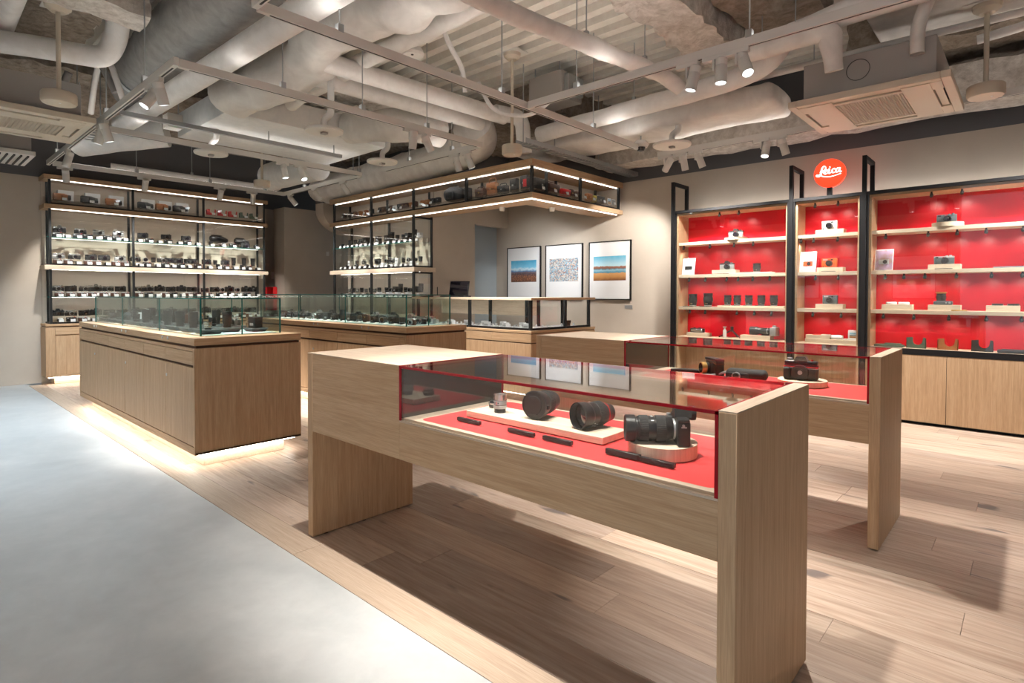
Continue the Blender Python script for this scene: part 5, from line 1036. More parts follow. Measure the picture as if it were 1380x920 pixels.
bag(-4.38, 5.77, oz, 0.19, 0.085, 0.08, REDL, 'carry_box', 'bright red leather case on the short overhead side', 'case', q)
bag(-4.38, 5.90, oz, 0.07, 0.10, 0.08, BRN, 'carry_box', 'brown case left of the red edged case on the short overhead side', 'case', q)
bag(-4.38, 6.03, oz, 0.11, 0.09, 0.08, BRN, 'carry_box', 'brown red case beside the short side middle post', 'case', q)
bag(-4.38, 6.31, oz, 0.11, 0.10, 0.06, TAN, 'carry_box', 'tan case past the short side middle post', 'case', q)
bag(-4.38, 6.43, oz, 0.07, 0.09, 0.06, YEL, 'carry_box', 'small yellow case on the short overhead side', 'case', q)
bag(-4.40, 6.57, oz, 0.20, 0.10, 0.08, FAB, 'carry_box', 'long dark grey case after the yellow one', 'case', q)
for y, d in ((6.75, 'small photo card at the wall end of the overhead shelf, inner one'), (6.86, 'small photo card at the wall end of the overhead shelf, outer one')):
    r = empty('photo_card', (-4.34, y, oz), d, 'photo card', None, q); part(r, 'card_sheet', MB().box(-0.045, 0.045, -0.002, 0.002, 0, 0.09, WHT), world=False); part(r, 'photo', MB().box(-0.035, 0.035, -0.004, -0.0015, 0.015, 0.075, PM['lake'] if y < 6.8 else PM['town']), world=False)
for i, y in enumerate((5.25, 5.48, 5.72, 5.90, 6.10, 6.30, 6.55, 6.80)): inst(kind('card'), 'price_card', (-4.275, y, oz), 'white price card, %s along the short side of the overhead corner shelf' % ORD[i], 'price card', 'price cards on the overhead corner shelf', q)
# ---- islands
random.seed(5)
def stand_tray(x, y, kd, i, rowname, isl, rz=0.0, sc=1.0, z0=0.899):
    inst(kind('tray'), 'display_tray', (x, y, z0), 'dark tapered tray, %s in the %s row on the %s counter' % (ORD[i], rowname, isl), 'tray', 'dark trays on the glass counters', rz, sc)
    if kd: nm, ds, ct = OB[kd]; inst(kind(kd), nm, (x, y, z0+0.0312*sc), '%s on the tray, %s in the %s row on the %s counter' % (ds, ORD[i], rowname, isl), ct, 'goods on the glass counters', rz+random.uniform(-0.3, 0.3))
xs = [-4.56, -4.86, -5.16, -5.46, -5.76, -6.06, -6.36, -6.66, -6.96, -7.22]
for i, (x, kd) in enumerate(zip(xs, ['lens_silver', 'lens_tall', 'lens_tall', 'lens_tall', 'lens_up', 'lens_tall', 'lens_up', 'rf_grey', 'lens_up', 'lens_front'])): stand_tray(x, 1.63, kd, i, 'front', 'nearer', 0, 1.0)
for i, (x, kd) in enumerate(zip([-4.72, -5.02, -5.34, -5.66, -5.98, -6.3, -6.62, -6.94, -7.22], ['lens_tall', 'lens_up', 'slr_silver', 'pouch_brown', 'lens_tall', 'rf_black', 'lens_tall', 'carton_white', 'slr_black'])): stand_tray(x, 1.83, kd, i, 'middle', 'nearer')
for i, (x, kd) in enumerate(zip([-4.60, -5.0, -5.4, -5.8, -6.2, -6.6, -7.0], ['carton_black', 'rf_silver', 'lens_tall', 'pouch_tan', 'rf_silver', 'slr_black', 'rf_black'])): stand_tray(x, 2.00, kd, i, 'back', 'nearer', 0, 0.85)
n = 18
ks = ['compact_red', 'lens_up', 'rf_black', 'lens_front', 'rf_black', 'pouch_brown', 'lens_up', 'carton_black', 'lens_tall', 'rf_black', 'carton_black', 'rf_black']
for i in range(n):
    x = -4.42-i*0.155; kd = ks[i % len(ks)]; nm, ds, ct = OB[kd]
    inst(kind(kd), nm, (x, 3.43+random.uniform(-0.01, 0.01), 0.899), '%s, %s along the front row on the second glass counter' % (ds, ORD[i]), ct, 'goods on the glass counters', random.uniform(-0.2, 0.2))
    inst(kind('card_flat'), 'price_card', (x, 3.335, 0.899), 'tilted white card, %s along the front edge of the second glass counter' % ORD[i], 'price card', 'cards along the second glass counter')
ks = ['rf_silver', 'slr_silver', 'lens_silver', 'rf_chrome', 'lens_up', 'rf_silver', 'lens_silver', 'slr_black']
for r_i, (yy, nm2) in enumerate(((3.56, 'middle'), (3.69, 'back'))):
    for i in range(18):
        kd = ks[(i+3*r_i) % len(ks)]; nm, ds, ct = OB[kd]
        inst(kind(kd), nm, (-4.45-i*0.157+random.uniform(-0.01, 0.01), yy, 0.899), '%s, %s along the %s row on the second glass counter' % (ds, ORD[i], nm2), ct, 'goods on the glass counters', random.uniform(-0.2, 0.2))
# ---- counter case
ks = ['carton_white', 'ring_stand', 'bracelet', 'carton_white', 'bracelet', 'ring_stand']
for r_i, (yy, nm2) in enumerate(((4.86, 'front'), (5.02, 'back'))):
    for i in range(16):
        kd = ks[(i+r_i) % len(ks)]; nm, ds, ct = OB[kd]
        inst(kind(kd), nm, (-4.20-i*0.105+random.uniform(-0.01, 0.01), yy, 0.806), '%s, %s in the %s row in the service counter case' % (ds, ORD[i], nm2), ct, 'accessories in the service counter', random.uniform(-0.3, 0.3), 0.9)
for i in range(7):
    kd = ['card_flat', 'ring_stand', 'bracelet', 'card_flat', 'ring_stand', 'pouch_brown', 'ring_stand'][i]
    nm, ds, ct = OB.get(kd, ('price_card', 'tilted white card', 'price card')); inst(kind(kd), nm, (-4.17, 4.98+i*0.12, 0.806), '%s, %s along the short side of the service counter case' % (ds, ORD[i]), ct, 'accessories in the service counter', PI/2, 0.9)
# laptop and antennas on the counter
lp = empty('laptop', (-5.50, 5.02, 1.160), 'open dark laptop on the service counter top', 'laptop')
part(lp, 'base', MB().box(-0.15, 0.15, -0.1, 0.1, 0, 0.014, SATB, 0.003), world=False); part(lp, 'keyboard', MB().box(-0.13, 0.13, -0.03, 0.08, 0.014, 0.016, RUB), world=False)
M = Matrix.Translation((0, -0.1, 0.012)) @ Matrix.Rotation(math.radians(12), 4, 'X'); part(lp, 'lid', MB().box(-0.15, 0.15, -0.006, 0.0, 0, 0.20, SATB, 0.003, M=M), world=False); part(lp, 'screen', MB().box(-0.14, 0.14, 0.0, 0.0015, 0.012, 0.19, FRONTG, M=M), world=False)
lp.rotation_euler[2] = PI+0.25
lp.location.y = 4.93
for x, y, h, d in ((-5.80, 4.90, 0.13, 'small desk antenna stand left of the laptop'), (-5.30, 4.98, 0.155, 'small desk antenna stand right of the laptop')):
    r = empty('antenna_stand', (x, y, 1.16), d, 'stand'); part(r, 'stand_base', MB().box(-0.04, 0.04, -0.03, 0.03, 0, 0.018, WHP if x < -5.5 else SATB, 0.004), world=False); part(r, 'antenna', MB().cyl((0.01, 0, 0.016), (0.01, 0, h), 0.006, SATB, 10), world=False)
single('document_tray', MB().box(-6.02, -5.86, 4.80, 5.0, 1.16, 1.175, SATB, 0.004), (-5.94, 4.9, 1.16), 'flat black document tray at the far end of the counter top', 'tray')
# ================================================================ GOODS IN THE NEAR TABLE
def T1box(name, x0, x1, y0, y1, z0, z1, m, label, cat, group=None, bev=0.001):
    return single(name, MB().box(x0, x1, y0, y1, z0, z1, m, bev), ((x0+x1)/2, (y0+y1)/2, z0), label, cat, group)
MZ = 0.6983
T1box('display_block', -1.715, -1.053, 1.605, 1.765, MZ, MZ+0.024, PX, 'long pale wooden block carrying three lenses in the near table', 'display block', None, 0.0015)
for (a, b, y, d) in ((-1.684, -1.558, 1.532, 'black label bar before the small silver lens'), (-1.411, -1.288, 1.532, 'black label bar before the lens facing the viewer'), (-1.247, -1.124, 1.532, 'black label bar before the lens lying on its side'), (-0.991, -0.870, 1.532, 'thicker black label bar before the camera, left one'), (-0.868, -0.757, 1.530, 'thinner black label bar before the camera, right one')):
    r = empty('label_bar', ((a+b)/2, y, MZ), d, 'label bar', 'black label bars in the near table'); hh = 0.014 if 'thicker' not in d else 0.017
    part(r, 'bar', MB().box(-(b-a)/2, (b-a)/2, -0.007, 0.007, 0, hh, SATB, 0.001), world=False); part(r, 'sloped_face', MB().box(-(b-a)/2+0.004, (b-a)/2-0.004, -0.0078, -0.0068, 0.002, hh-0.002, RUB), world=False)
single('round_riser', MB().lathe([(0.107, 0, PZ), (0.107, 0.039, PX), (0.105, 0.040, PX)], Matrix.Translation((-0.862, 1.655, MZ)), 64), (-0.862, 1.655, MZ), 'round wooden riser under the camera in the near table', 'riser')
BZ = MZ+0.0245
def lens_obj(label, prof, loc, rot=None, gear=None, extras=None, front=None):
    r = empty('camera_lens', loc, label, 'lens')
    if rot is not None: r.rotation_mode = 'QUATERNION'; r.rotation_quaternion = rot
    part(r, 'barrel', MB().lathe(prof, None, 48), world=False)
    for nm, pr, gd in (gear or []): part(r, nm, MB().lathe(pr, None, 96, False, False, gear=(range(1, len(pr)-1), gd)), world=False)
    if front: part(r, 'front_glass', MB().lathe([(0.001, front[1]+front[0]*0.12, FRONTG), (front[0]*0.6, front[1]+front[0]*0.08, FRONTG), (front[0], front[1], FRONTG)], None, 40, False, False), world=False)
    for nm, mb in (extras or []): part(r, nm, mb, world=False)
    return r
# small silver lens standing upright
lens_obj('small silver lens standing upright on the long block', [(0.0235, 0, SATB), (0.0235, 0.016, SILD), (0.026, 0.0165, SILD), (0.026, 0.03, SILV), (0.0255, 0.0305, SATB), (0.0255, 0.032, SATB), (0.027, 0.0325, SILD), (0.027, 0.048, SILD), (0.0265, 0.049, SATB), (0.0265, 0.0505, SILD), (0.0275, 0.051, SILV), (0.0275, 0.073, SILV), (0.025, 0.0735, SILV), (0.023, 0.068, SATB)], (-1.587, 1.672, BZ),
         gear=[('focus_ring', [(0.0262, 0.018, SILD), (0.0275, 0.0185, SILD), (0.0275, 0.0285, SILD), (0.0262, 0.029, SILD)], 0.0008)], front=(0.023, 0.068),
         extras=[('index_mark', MB().box(0.004, 0.006, -0.0278, -0.026, 0.034, 0.046, REDL)), ('numerals', MB().box(-0.012, -0.009, -0.0262, -0.024, 0.038, 0.043, CAMB).box(-0.004, -0.001, -0.0276, -0.026, 0.038, 0.043, CAMB).box(0.011, 0.014, -0.0262, -0.023, 0.038, 0.043, CAMB))])
lens_obj('low black and silver lens behind the small silver one', [(0.024, 0, SATB), (0.026, 0.006, SATB), (0.026, 0.014, SILV), (0.027, 0.0145, SILV), (0.027, 0.020, SATB), (0.024, 0.021, SATB), (0.021, 0.028, SATB), (0.019, 0.028, SATB)], (-1.672, 1.73, BZ), front=(0.019, 0.026), extras=[('focus_tab', MB().box(0.024, 0.042, -0.006, 0.006, 0.006, 0.014, SATB, 0.002))])
# large lens facing the viewer
rB = Vector((0.10, -1, 0.0)).to_track_quat('Z', 'Y'); RB = 0.0545
lens_obj('large black lens with its cap facing the viewer on the long block', [(0.034, -0.135, SATB), (0.036, -0.128, SATB), (0.036, -0.112, SILD), (0.042, -0.108, SATB), (0.044, -0.09, SATB), (0.044, -0.05, SATB), (0.049, -0.042, SATB), (0.0505, -0.012, SATB), (RB, -0.008, SATB), (RB, 0.0, SATB), (RB-0.003, 0.001, SATB), (RB-0.004, -0.001, CAMB), (0.036, 0.0, CAMB), (0.035, 0.003, CAMB), (0.015, 0.003, CAMB)], (-1.395, 1.655, BZ+RB+0.001), rB,
         gear=[('focus_ring', [(0.044, -0.086, RUB), (0.0465, -0.085, RUB), (0.0465, -0.055, RUB), (0.044, -0.054, RUB)], 0.0014)], extras=[('cap_ridge', MB().box(-0.018, 0.018, -0.034, -0.03, 0.001, 0.006, CAMB).box(-0.018, 0.018, 0.03, 0.034, 0.001, 0.006, CAMB)), ('strap_lug', MB().box(RB-0.004, RB+0.006, -0.012, 0.004, -0.02, -0.01, SATB, 0.001))])
# lens lying on its side
rC = Vector((-0.26, -0.97, 0.012)).to_track_quat('Z', 'Y'); RC = 0.0475
rings = MB()
for i, a in enumerate((-50, -28, -8, 12, 34)): rings.box(-0.0016, 0.0016, 0.0405, 0.0432, -0.054, -0.049, WHT, M=Matrix.Rotation(math.radians(a+200), 4, 'Z')); 
for i, a in enumerate((-45, -20, 4, 26)): rings.box(-0.0015, 0.0015, 0.0415, 0.0437, -0.066, -0.062, WHT, M=Matrix.Rotation(math.radians(a+200), 4, 'Z'))
lens_obj('black lens with a hood lying on its side at the end of the long block', [(0.030, -0.150, SATB), (0.032, -0.142, SATB), (0.033, -0.132, SATB), (0.036, -0.126, SATB), (0.0385, -0.118, SATB), (0.0415, -0.105, SATB), (0.0415, -0.09, SATB), (0.0425, -0.084, SATB), (0.0425, -0.046, SATB), (0.0445, -0.044, SATB), (RC, -0.034, SATB), (RC, 0.0, SATB), (RC-0.003, 0.001, SATB), (RC-0.004, -0.024, CAMB), (0.036, -0.026, CAMB)], (-1.180, 1.640, BZ+RC+0.0005), rC,
         gear=[('focus_ring', [(0.0425, -0.104, RUB), (0.0445, -0.103, RUB), (0.0445, -0.072, RUB), (0.0425, -0.071, RUB)], 0.0013)], front=(0.036, -0.024), extras=[('scale_marks', rings), ('red_ring', MB().lathe([(0.0387, -0.119, REDL), (0.0392, -0.118, REDL), (0.0392, -0.1165, REDL), (0.0385, -0.1155, REDL)], None, 48, False, False))])
# camera with zoom lens
CZ = MZ+0.0405
ax = Vector((-0.80, -0.60, 0)).normalized()
cr = empty('mirrorless_camera', (-0.812, 1.668, CZ), 'black camera with a long zoom lens on the round wooden riser', 'camera', None, math.atan2(ax.y, ax.x)+PI/2)
part(cr, 'body', MB().box(-0.066, 0.066, -0.016, 0.022, 0, 0.077, CAMB, 0.006, 3).box(-0.07, -0.036, -0.036, 0.02, 0.002, 0.073, LEATH, 0.010, 3), world=False)
part(cr, 'top_plate', MB().box(-0.066, 0.066, -0.015, 0.020, 0.073, 0.084, CAMB, 0.004, 2), world=False)
part(cr, 'viewfinder_hump', MB().prism([(-0.026, 0.082), (0.026, 0.082), (0.017, 0.107), (-0.017, 0.107)], 0.05, CAMB, Matrix.Translation((0, -0.018, 0))), world=False)
part(cr, 'eyepiece', MB().lathe([(0.021, 0, RUB), (0.023, 0.008, RUB), (0.022, 0.02, RUB), (0.016, 0.021, FRONTG)], Matrix.Translation((0, 0.028, 0.092)) @ Matrix.Rotation(-PI/2, 4, 'X'), 28), world=False)
part(cr, 'control_dial', MB().lathe([(0.014, 0, SATB), (0.014, 0.010, SATB), (0.012, 0.011, SATB)], Matrix.Translation((-0.045, 0.002, 0.083)), 28), world=False)
part(cr, 'shutter_button', MB().cyl((-0.052, -0.024, 0.072), (-0.052, -0.024, 0.080), 0.007, SILD, 16), world=False)
part(cr, 'strap_lug', MB().cyl((0.064, 0, 0.066), (0.071, 0, 0.066), 0.004, SILD, 10), world=False)
part(cr, 'side_print', MB().box(0.0655, 0.0668, -0.006, 0.010, 0.058, 0.062, SILD), world=False)
LM = Matrix.Translation((0.004, -0.016, 0.042)) @ Matrix.Rotation(PI/2, 4, 'X')
part(cr, 'lens_mount', MB().lathe([(0.032, 0, SILD), (0.032, 0.006, SILV), (0.031, 0.007, SILV)], LM, 40), world=False)
part(cr, 'lens_barrel', MB().lathe([(0.031, 0.006, SATB), (0.033, 0.014, SATB), (0.0375, 0.022, SATB), (0.0385, 0.06, SATB), (0.0385, 0.112, SATB), (0.036, 0.114, SATB), (0.036, 0.120, SATB), (0.0415, 0.122, SATB), (0.0415, 0.150, SATB), (0.039, 0.152, SATB), (0.0365, 0.146, CAMB), (0.033, 0.140, CAMB)], LM, 48), world=False)
part(cr, 'zoom_ring', MB().lathe([(0.0385, 0.028, RUB), (0.041, 0.029, RUB), (0.041, 0.058, RUB), (0.0385, 0.059, RUB)], LM, 96, False, False, gear=(range(1, 3), 0.0013)), world=False)
part(cr, 'focus_ring', MB().lathe([(0.0385, 0.082, RUB), (0.0405, 0.083, RUB), (0.0405, 0.108, RUB), (0.0385, 0.109, RUB)], LM, 96, False, False, gear=(range(1, 3), 0.0012)), world=False)
part(cr, 'front_glass', MB().lathe([(0.001, 0.146, FRONTG), (0.018, 0.1445, FRONTG), (0.034, 0.140, FRONTG)], LM, 40, False, False), world=False)
sm_ = MB()
for a in (-30, 0, 30, 60): sm_.box(-0.0014, 0.0014, -0.0397, -0.0382, 0.066, 0.074, WHT, M=LM @ Matrix.Rotation(math.radians(a+170), 4, 'Z'))
part(cr, 'scale_marks', sm_, world=False)
# ================================================================ GOODS IN THE FAR TABLE
single('round_riser', MB().lathe([(0.125, 0, PZ), (0.125, 0.028, PX), (0.123, 0.03, PX)], Matrix.Translation((-0.945, 3.44, MZ)), 56), (-0.945, 3.44, MZ), 'round wooden riser under the dark red-trimmed camera in the far table', 'riser')
c2 = empty('film_camera', (-0.945, 3.42, MZ+0.0305), 'bulky black camera with a red stripe on the far table riser', 'camera', None, 0.12)
part(c2, 'body', MB().box(-0.085, 0.085, -0.03, 0.03, 0, 0.086, CAMB, 0.012, 3), world=False); part(c2, 'lower_grip', MB().box(-0.085, -0.05, -0.045, 0.02, 0.002, 0.07, LEATH, 0.012, 3), world=False)
part(c2, 'top_plate', MB().box(-0.082, 0.082, -0.028, 0.028, 0.082, 0.106, SATB, 0.008, 3), world=False); part(c2, 'red_stripe', MB().box(-0.0855, 0.0855, -0.0305, 0.0305, 0.070, 0.076, REDL, 0.002), world=False); part(c2, 'silver_line', MB().box(-0.0857, 0.0857, -0.0308, 0.0308, 0.064, 0.067, SILD), world=False)
part(c2, 'prism', MB().prism([(-0.036, 0.103), (0.036, 0.103), (0.022, 0.128), (-0.022, 0.128)], 0.05, SATB, Matrix.Translation((0, -0.026, 0))), world=False); part(c2, 'body_cap', MB().lathe([(0.042, 0, SATB), (0.042, 0.012, CAMB), (0.038, 0.015, CAMB), (0.012, 0.015, SILD), (0.010, 0.017, SILD)], Matrix.Translation((0.0, -0.03, 0.043)) @ Matrix.Rotation(PI/2, 4, 'X'), 40), world=False)
part(c2, 'dial', MB().cyl((-0.058, 0, 0.105), (-0.058, 0, 0.119), 0.014, SILD, 20), world=False); part(c2, 'red_button', MB().cyl((0.055, -0.012, 0.105), (0.055, -0.012, 0.114), 0.007, REDL, 14), world=False)
c3 = empty('folding_camera', (-1.435, 3.42, MZ), 'black upright camera with a brass-ringed lens in the far table', 'camera', None, -0.75)
part(c3, 'body', MB().box(-0.075, 0.075, -0.025, 0.025, 0.012, 0.096, CAMB, 0.004, 2), world=False); part(c3, 'top_plate', MB().box(-0.085, 0.075, -0.027, 0.027, 0.094, 0.112, SATB, 0.003, 2), world=False); part(c3, 'baseplate', MB().box(-0.09, 0.09, -0.04, 0.04, 0, 0.012, SATB, 0.003), world=False)
part(c3, 'brass_lens', MB().lathe([(0.034, 0, SATB), (0.034, 0.02, SATB), (0.036, 0.022, GOLD), (0.036, 0.05, GOLD), (0.034, 0.052, GOLD), (0.030, 0.052, FRONTG)], Matrix.Translation((-0.03, -0.025, 0.05)) @ Matrix.Rotation(PI/2, 4, 'X'), 36), world=False)
part(c3, 'round_plate', MB().lathe([(0.036, 0, SATB), (0.036, 0.004, SATB), (0.034, 0.005, RUB)], Matrix.Translation((0.035, -0.024, 0.05)) @ Matrix.Rotation(PI/2, 4, 'X'), 36), world=False); part(c3, 'red_band', MB().box(-0.02, 0.0755, -0.0262, 0.0262, 0.08, 0.088, BRN), world=False)
c4 = empty('leather_case', (-1.235, 3.40, MZ), 'rounded black leather camera case with a small silver camera front, far table', 'camera case', None, 0.1)
part(c4, 'case_body', MB().box(-0.115, 0.115, -0.04, 0.04, 0, 0.065, LEATH, 0.028, 4), world=False, sharp=70); part(c4, 'case_lip', MB().box(-0.11, 0.02, -0.052, -0.03, 0.004, 0.045, SATB, 0.01, 2), world=False); part(c4, 'lens_front', MB().lathe([(0.024, 0, SILD), (0.024, 0.012, SILV), (0.018, 0.013, FRONTG)], Matrix.Translation((-0.045, -0.052, 0.026)) @ Matrix.Rotation(PI/2, 4, 'X'), 28), world=False)
part(c4, 'strap', MB().tube(fillet([(-0.11, 0.0, 0.04), (-0.2, -0.03, 0.01), (-0.33, -0.02, 0.006), (-0.42, 0.0, 0.008)], 0.06), 0.008, SILD, 8), world=False)
single('leather_strap', MB().tube(fillet([(-1.72, 3.42, MZ+0.012), (-1.62, 3.40, MZ+0.025), (-1.55, 3.43, MZ+0.02), (-1.50, 3.47, MZ+0.012)], 0.04), 0.012, LEATH, 10), (-1.62, 3.42, MZ), 'black leather strap lying left of the upright camera, far table', 'strap')
# ================================================================ GOODS ON THE RED SHELVING
GY = 6.545
D1, D2, D3, D4 = 1.818, 1.433, 1.055, 0.70
def blk(xa, xb, z0, h_, label, y0=6.485, y1=6.61, m=PX, round_=False):
    if round_: return single('round_riser', MB().lathe([((xb-xa)/2, 0, PX), ((xb-xa)/2, h_, PX)], Matrix.Translation(((xa+xb)/2, GY, z0)), 40), ((xa+xb)/2, GY, z0), label, 'riser')
    return single('display_block', MB().box(xa, xb, y0, y1, z0, z0+h_, m, 0.001), ((xa+xb)/2, GY, z0), label, 'display block')
def red_cam(x, z, shell, top, label, style='rf', w_=0.142, h_=0.078, y=GY):
    r = empty('shelf_camera', (x, y, z), label, 'camera'); hw = w_/2; FM = lambda a, b, c: Matrix.Translation((a, b, c)) @ Matrix.Rotation(PI/2, 4, 'X')
    part(r, 'body', MB().box(-hw, hw, -0.018, 0.018, 0, h_, shell, 0.007, 2), world=False)
    part(r, 'top_plate', MB().box(-hw, hw, -0.0185, 0.0185, h_*0.78, h_+0.002, top, 0.004, 2), world=False)
    part(r, 'lens', MB().lathe([(0.031, 0, SATB), (0.031, 0.012, RUB), (0.028, 0.014, SATB), (0.028, 0.036, SATB), (0.022, 0.036, FRONTG), (0.012, 0.033, FRONTG)], FM(0.008 if style != 'inst' else 0.0, -0.017, h_*0.46), 28), world=False)
    if style == 'slr': part(r, 'prism', MB().prism([(-0.03, h_), (0.03, h_), (0.017, h_+0.026), (-0.017, h_+0.026)], 0.036, top, Matrix.Translation((0, -0.02, 0))), world=False)
    if style == 'inst': part(r, 'flash_window', MB().box(-hw*0.8, -hw*0.2, -0.0205, -0.017, h_*0.80, h_*0.94, SILD).box(hw*0.2, hw*0.5, -0.0205, -0.017, h_*0.80, h_*0.94, FRONTG), world=False); part(r, 'shutter_knob', MB().cyl((-hw*0.75, -0.018, h_*0.12), (-hw*0.75, -0.026, h_*0.12), 0.006, SATB, 12), world=False)
    else:
        part(r, 'dial', MB().cyl((hw*0.62, 0, h_), (hw*0.62, 0, h_+0.012), 0.011, top, 16).cyl((hw*0.25, 0, h_), (hw*0.25, 0, h_+0.009), 0.009, top, 16), world=False)
        part(r, 'finder_window', MB().box(-hw*0.85, -hw*0.55, -0.0205, -0.017, h_*0.82, h_*0.95, FRONTG), world=False)
        part(r, 'red_dot', MB().cyl((-0.005, -0.018, h_*0.88), (-0.005, -0.0205, h_*0.88), 0.005, REDL, 14), world=False)
    return r
def red_lens(x, z, r0, h_, label, y=GY):
    r = empty('shelf_lens', (x, y, z), label, 'lens')
    part(r, 'barrel', MB().lathe([(r0*0.8, 0, SATB), (r0*0.86, h_*0.05, SILD), (r0*0.86, h_*0.10, SATB), (r0*0.95, h_*0.28, SATB), (r0*0.95, h_*0.34, SATB), (r0, h_*0.36, SATB), (r0, h_*0.74, SATB), (r0*0.97, h_*0.75, SATB), (r0*0.97, h_*0.78, SATB), (r0*1.03, h_*0.8, SATB), (r0*1.03, h_, SATB), (r0*0.95, h_, CAMB)], None, 32), world=False)
    part(r, 'focus_ring', MB().lathe([(r0, h_*0.42, RUB), (r0*1.05, h_*0.43, RUB), (r0*1.05, h_*0.68, RUB), (r0, h_*0.69, RUB)], None, 64, False, False, gear=(range(1, 3), r0*0.04)), world=False)
    part(r, 'scale_marks', MB().box(-0.012, -0.008, -r0*0.99, -r0*0.88, h_*0.2, h_*0.26, GOLD).box(-0.002, 0.003, -r0*0.99, -r0*0.88, h_*0.2, h_*0.26, GOLD).box(0.009, 0.012, -r0*0.97, -r0*0.86, h_*0.2, h_*0.26, WHT), world=False)
def bar(xa, xb, z, y, label): return single('label_bar', MB().box(xa, xb, y-0.006, y+0.006, z, z+0.006, SATB, 0.001), ((xa+xb)/2, y, z), label, 'label bar', 'label bars on the red shelving')
def sign_mat(name, bgc, camc):
    m, nt, b = newmat(name); tc = nt.nodes.new('ShaderNodeTexCoord'); n = noise_(nt, tc.outputs['Generated'], 3.0, 4)
    nt.links.new(ramp(nt, n, [(0.3, bgc[0]), (0.6, bgc[1])]), b.inputs['Base Color']); b.inputs['Roughness'].default_value = 0.3; return m
def photo_sign(xa, xb, z, h_, bg, cm, label):
    w_ = xb-xa; r = empty('photo_stand', ((xa+xb)/2, 6.50, z), label, 'sign'); r.rotation_euler = (math.radians(-8), 0, math.radians(-8))
    part(r, 'acrylic_holder', MB().box(-w_/2, w_/2, -0.003, 0.003, 0, h_, WHT, 0.001).box(-w_/2, w_/2, -0.003, 0.06, 0, 0.004, ACRYL), world=False)
    part(r, 'photo', MB().box(-w_/2+0.006, w_/2-0.006, -0.0042, -0.002, 0.006, h_-0.006, bg), world=False)
    part(r, 'printed_camera', MB().box(-w_*0.28, w_*0.28, -0.0055, -0.004, h_*0.3, h_*0.52, cm).lathe([(w_*0.12, 0, SATB), (w_*0.12, 0.002, SATB)], Matrix.Translation((0.01, -0.005, h_*0.41)) @ Matrix.Rotation(PI/2, 4, 'X'), 20), world=False)
# left bay
blk(-2.638, -2.386, D1, 0.026, 'round pale riser on the top shelf, first red bay', round_=True); red_cam(-2.512, D1+0.0265, SILD, CAMB, 'black and silver camera on the top shelf, first red bay', 'slr', 0.165, 0.075); bar(-2.70, -2.50, D1, 6.462, 'dark label bar before the top shelf riser, first red bay')
photo_sign(-3.15, -2.98, D2, 0.20, sign_mat('sign_pale', ((0.5, 0.52, 0.55), (0.75, 0.76, 0.78)), None), SATB, 'pale photo stand of a camera on the second shelf, first red bay')
blk(-2.766, -2.491, D2, 0.048, 'thick pale block on the second shelf, first red bay'); red_cam(-2.61, D2+0.0485, SILD, CAMB, 'black and silver camera on the second shelf, first red bay', 'slr', 0.165, 0.075); bar(-2.81, -2.56, D2, 6.462, 'dark label bar before the thick block, first red bay')
blk(-2.56, -2.10, D2, 0.014, 'thin pale board on the second shelf, first red bay', 6.49, 6.60); red_lens(-2.278, D2+0.0145, 0.040, 0.098, 'black lens on the thin board, second shelf, first red bay'); bar(-2.41, -2.30, D2+0.0145, 6.50, 'dark label bar before the second shelf lens, first red bay')
red_lens(-3.022, D3, 0.047, 0.15, 'tall black lens first on the third shelf, first red bay'); red_lens(-2.834, D3, 0.051, 0.158, 'tallest black lens second on the third shelf, first red bay')
blk(-2.70, -1.975, D3, 0.018, 'long thin pale board under five lenses, first red bay', 6.49, 6.60)
for i, x in enumerate((-2.601, -2.491, -2.362, -2.226, -2.093)): red_lens(x, D3+0.0185, 0.039, 0.118, 'black lens, %s of five on the long thin board, first red bay' % ORD[i]); bar(x-0.05, x+0.05, D3+0.0185, 6.497, 'label bar before the %s of five lenses, first red bay' % ORD[i])
bar(-3.11, -2.98, D3, 6.462, 'label bar before the first tall lens, first red bay'); bar(-2.90, -2.77, D3, 6.462, 'label bar before the second tall lens, first red bay')
blk(-3.07, -2.813, D4, 0.045, 'pale block under a flat silver device, first red bay')
r = empty('flat_device', (-2.96, GY, D4+0.0455), 'flat black and silver device on the lowest board, first red bay', 'device'); part(r, 'device_body', MB().box(-0.083, 0.083, -0.03, 0.03, 0, 0.05, SATB, 0.006, 2), world=False); part(r, 'silver_front', MB().box(-0.07, 0.07, -0.034, -0.029, 0.012, 0.036, SILV, 0.002), world=False); part(r, 'knobs', MB().cyl((-0.04, 0, 0.05), (-0.04, 0, 0.06), 0.01, SATB, 12).cyl((0.03, 0, 0.05), (0.03, 0, 0.06), 0.01, SATB, 12), world=False)
r = empty('spray_bottle', (-2.624, GY-0.02, D4), 'slim white bottle beside the small tripod, first red bay', 'bottle'); part(r, 'bottle_body', MB().lathe([(0.019, 0, WHP), (0.020, 0.004, WHP), (0.020, 0.085, WHP), (0.010, 0.098, WHP), (0.009, 0.108, WHP)], None, 24), world=False); part(r, 'cap', MB().lathe([(0.011, 0.108, WHP), (0.02, 0.125, WHP), (0.021, 0.130, WHP)], None, 20), world=False)
r = empty('mini_tripod', (-2.56, GY+0.03, D4), 'small black tabletop tripod on the lowest board, first red bay', 'tripod'); part(r, 'head', MB().cyl((0, 0, 0.095), (0, 0, 0.13), 0.018, SATB, 18), world=False); part(r, 'hub', MB().cyl((0, 0, 0.07), (0, 0, 0.096), 0.012, SATB, 14), world=False)
for a in (200, 320, 80): part(r, 'leg', MB().cyl((0.01*math.cos(math.radians(a)), 0.01*math.sin(math.radians(a)), 0.085), (0.15*math.cos(math.radians(a)), 0.09*math.sin(math.radians(a)), 0.006), 0.009, SATB, 10, 0.006), world=False)
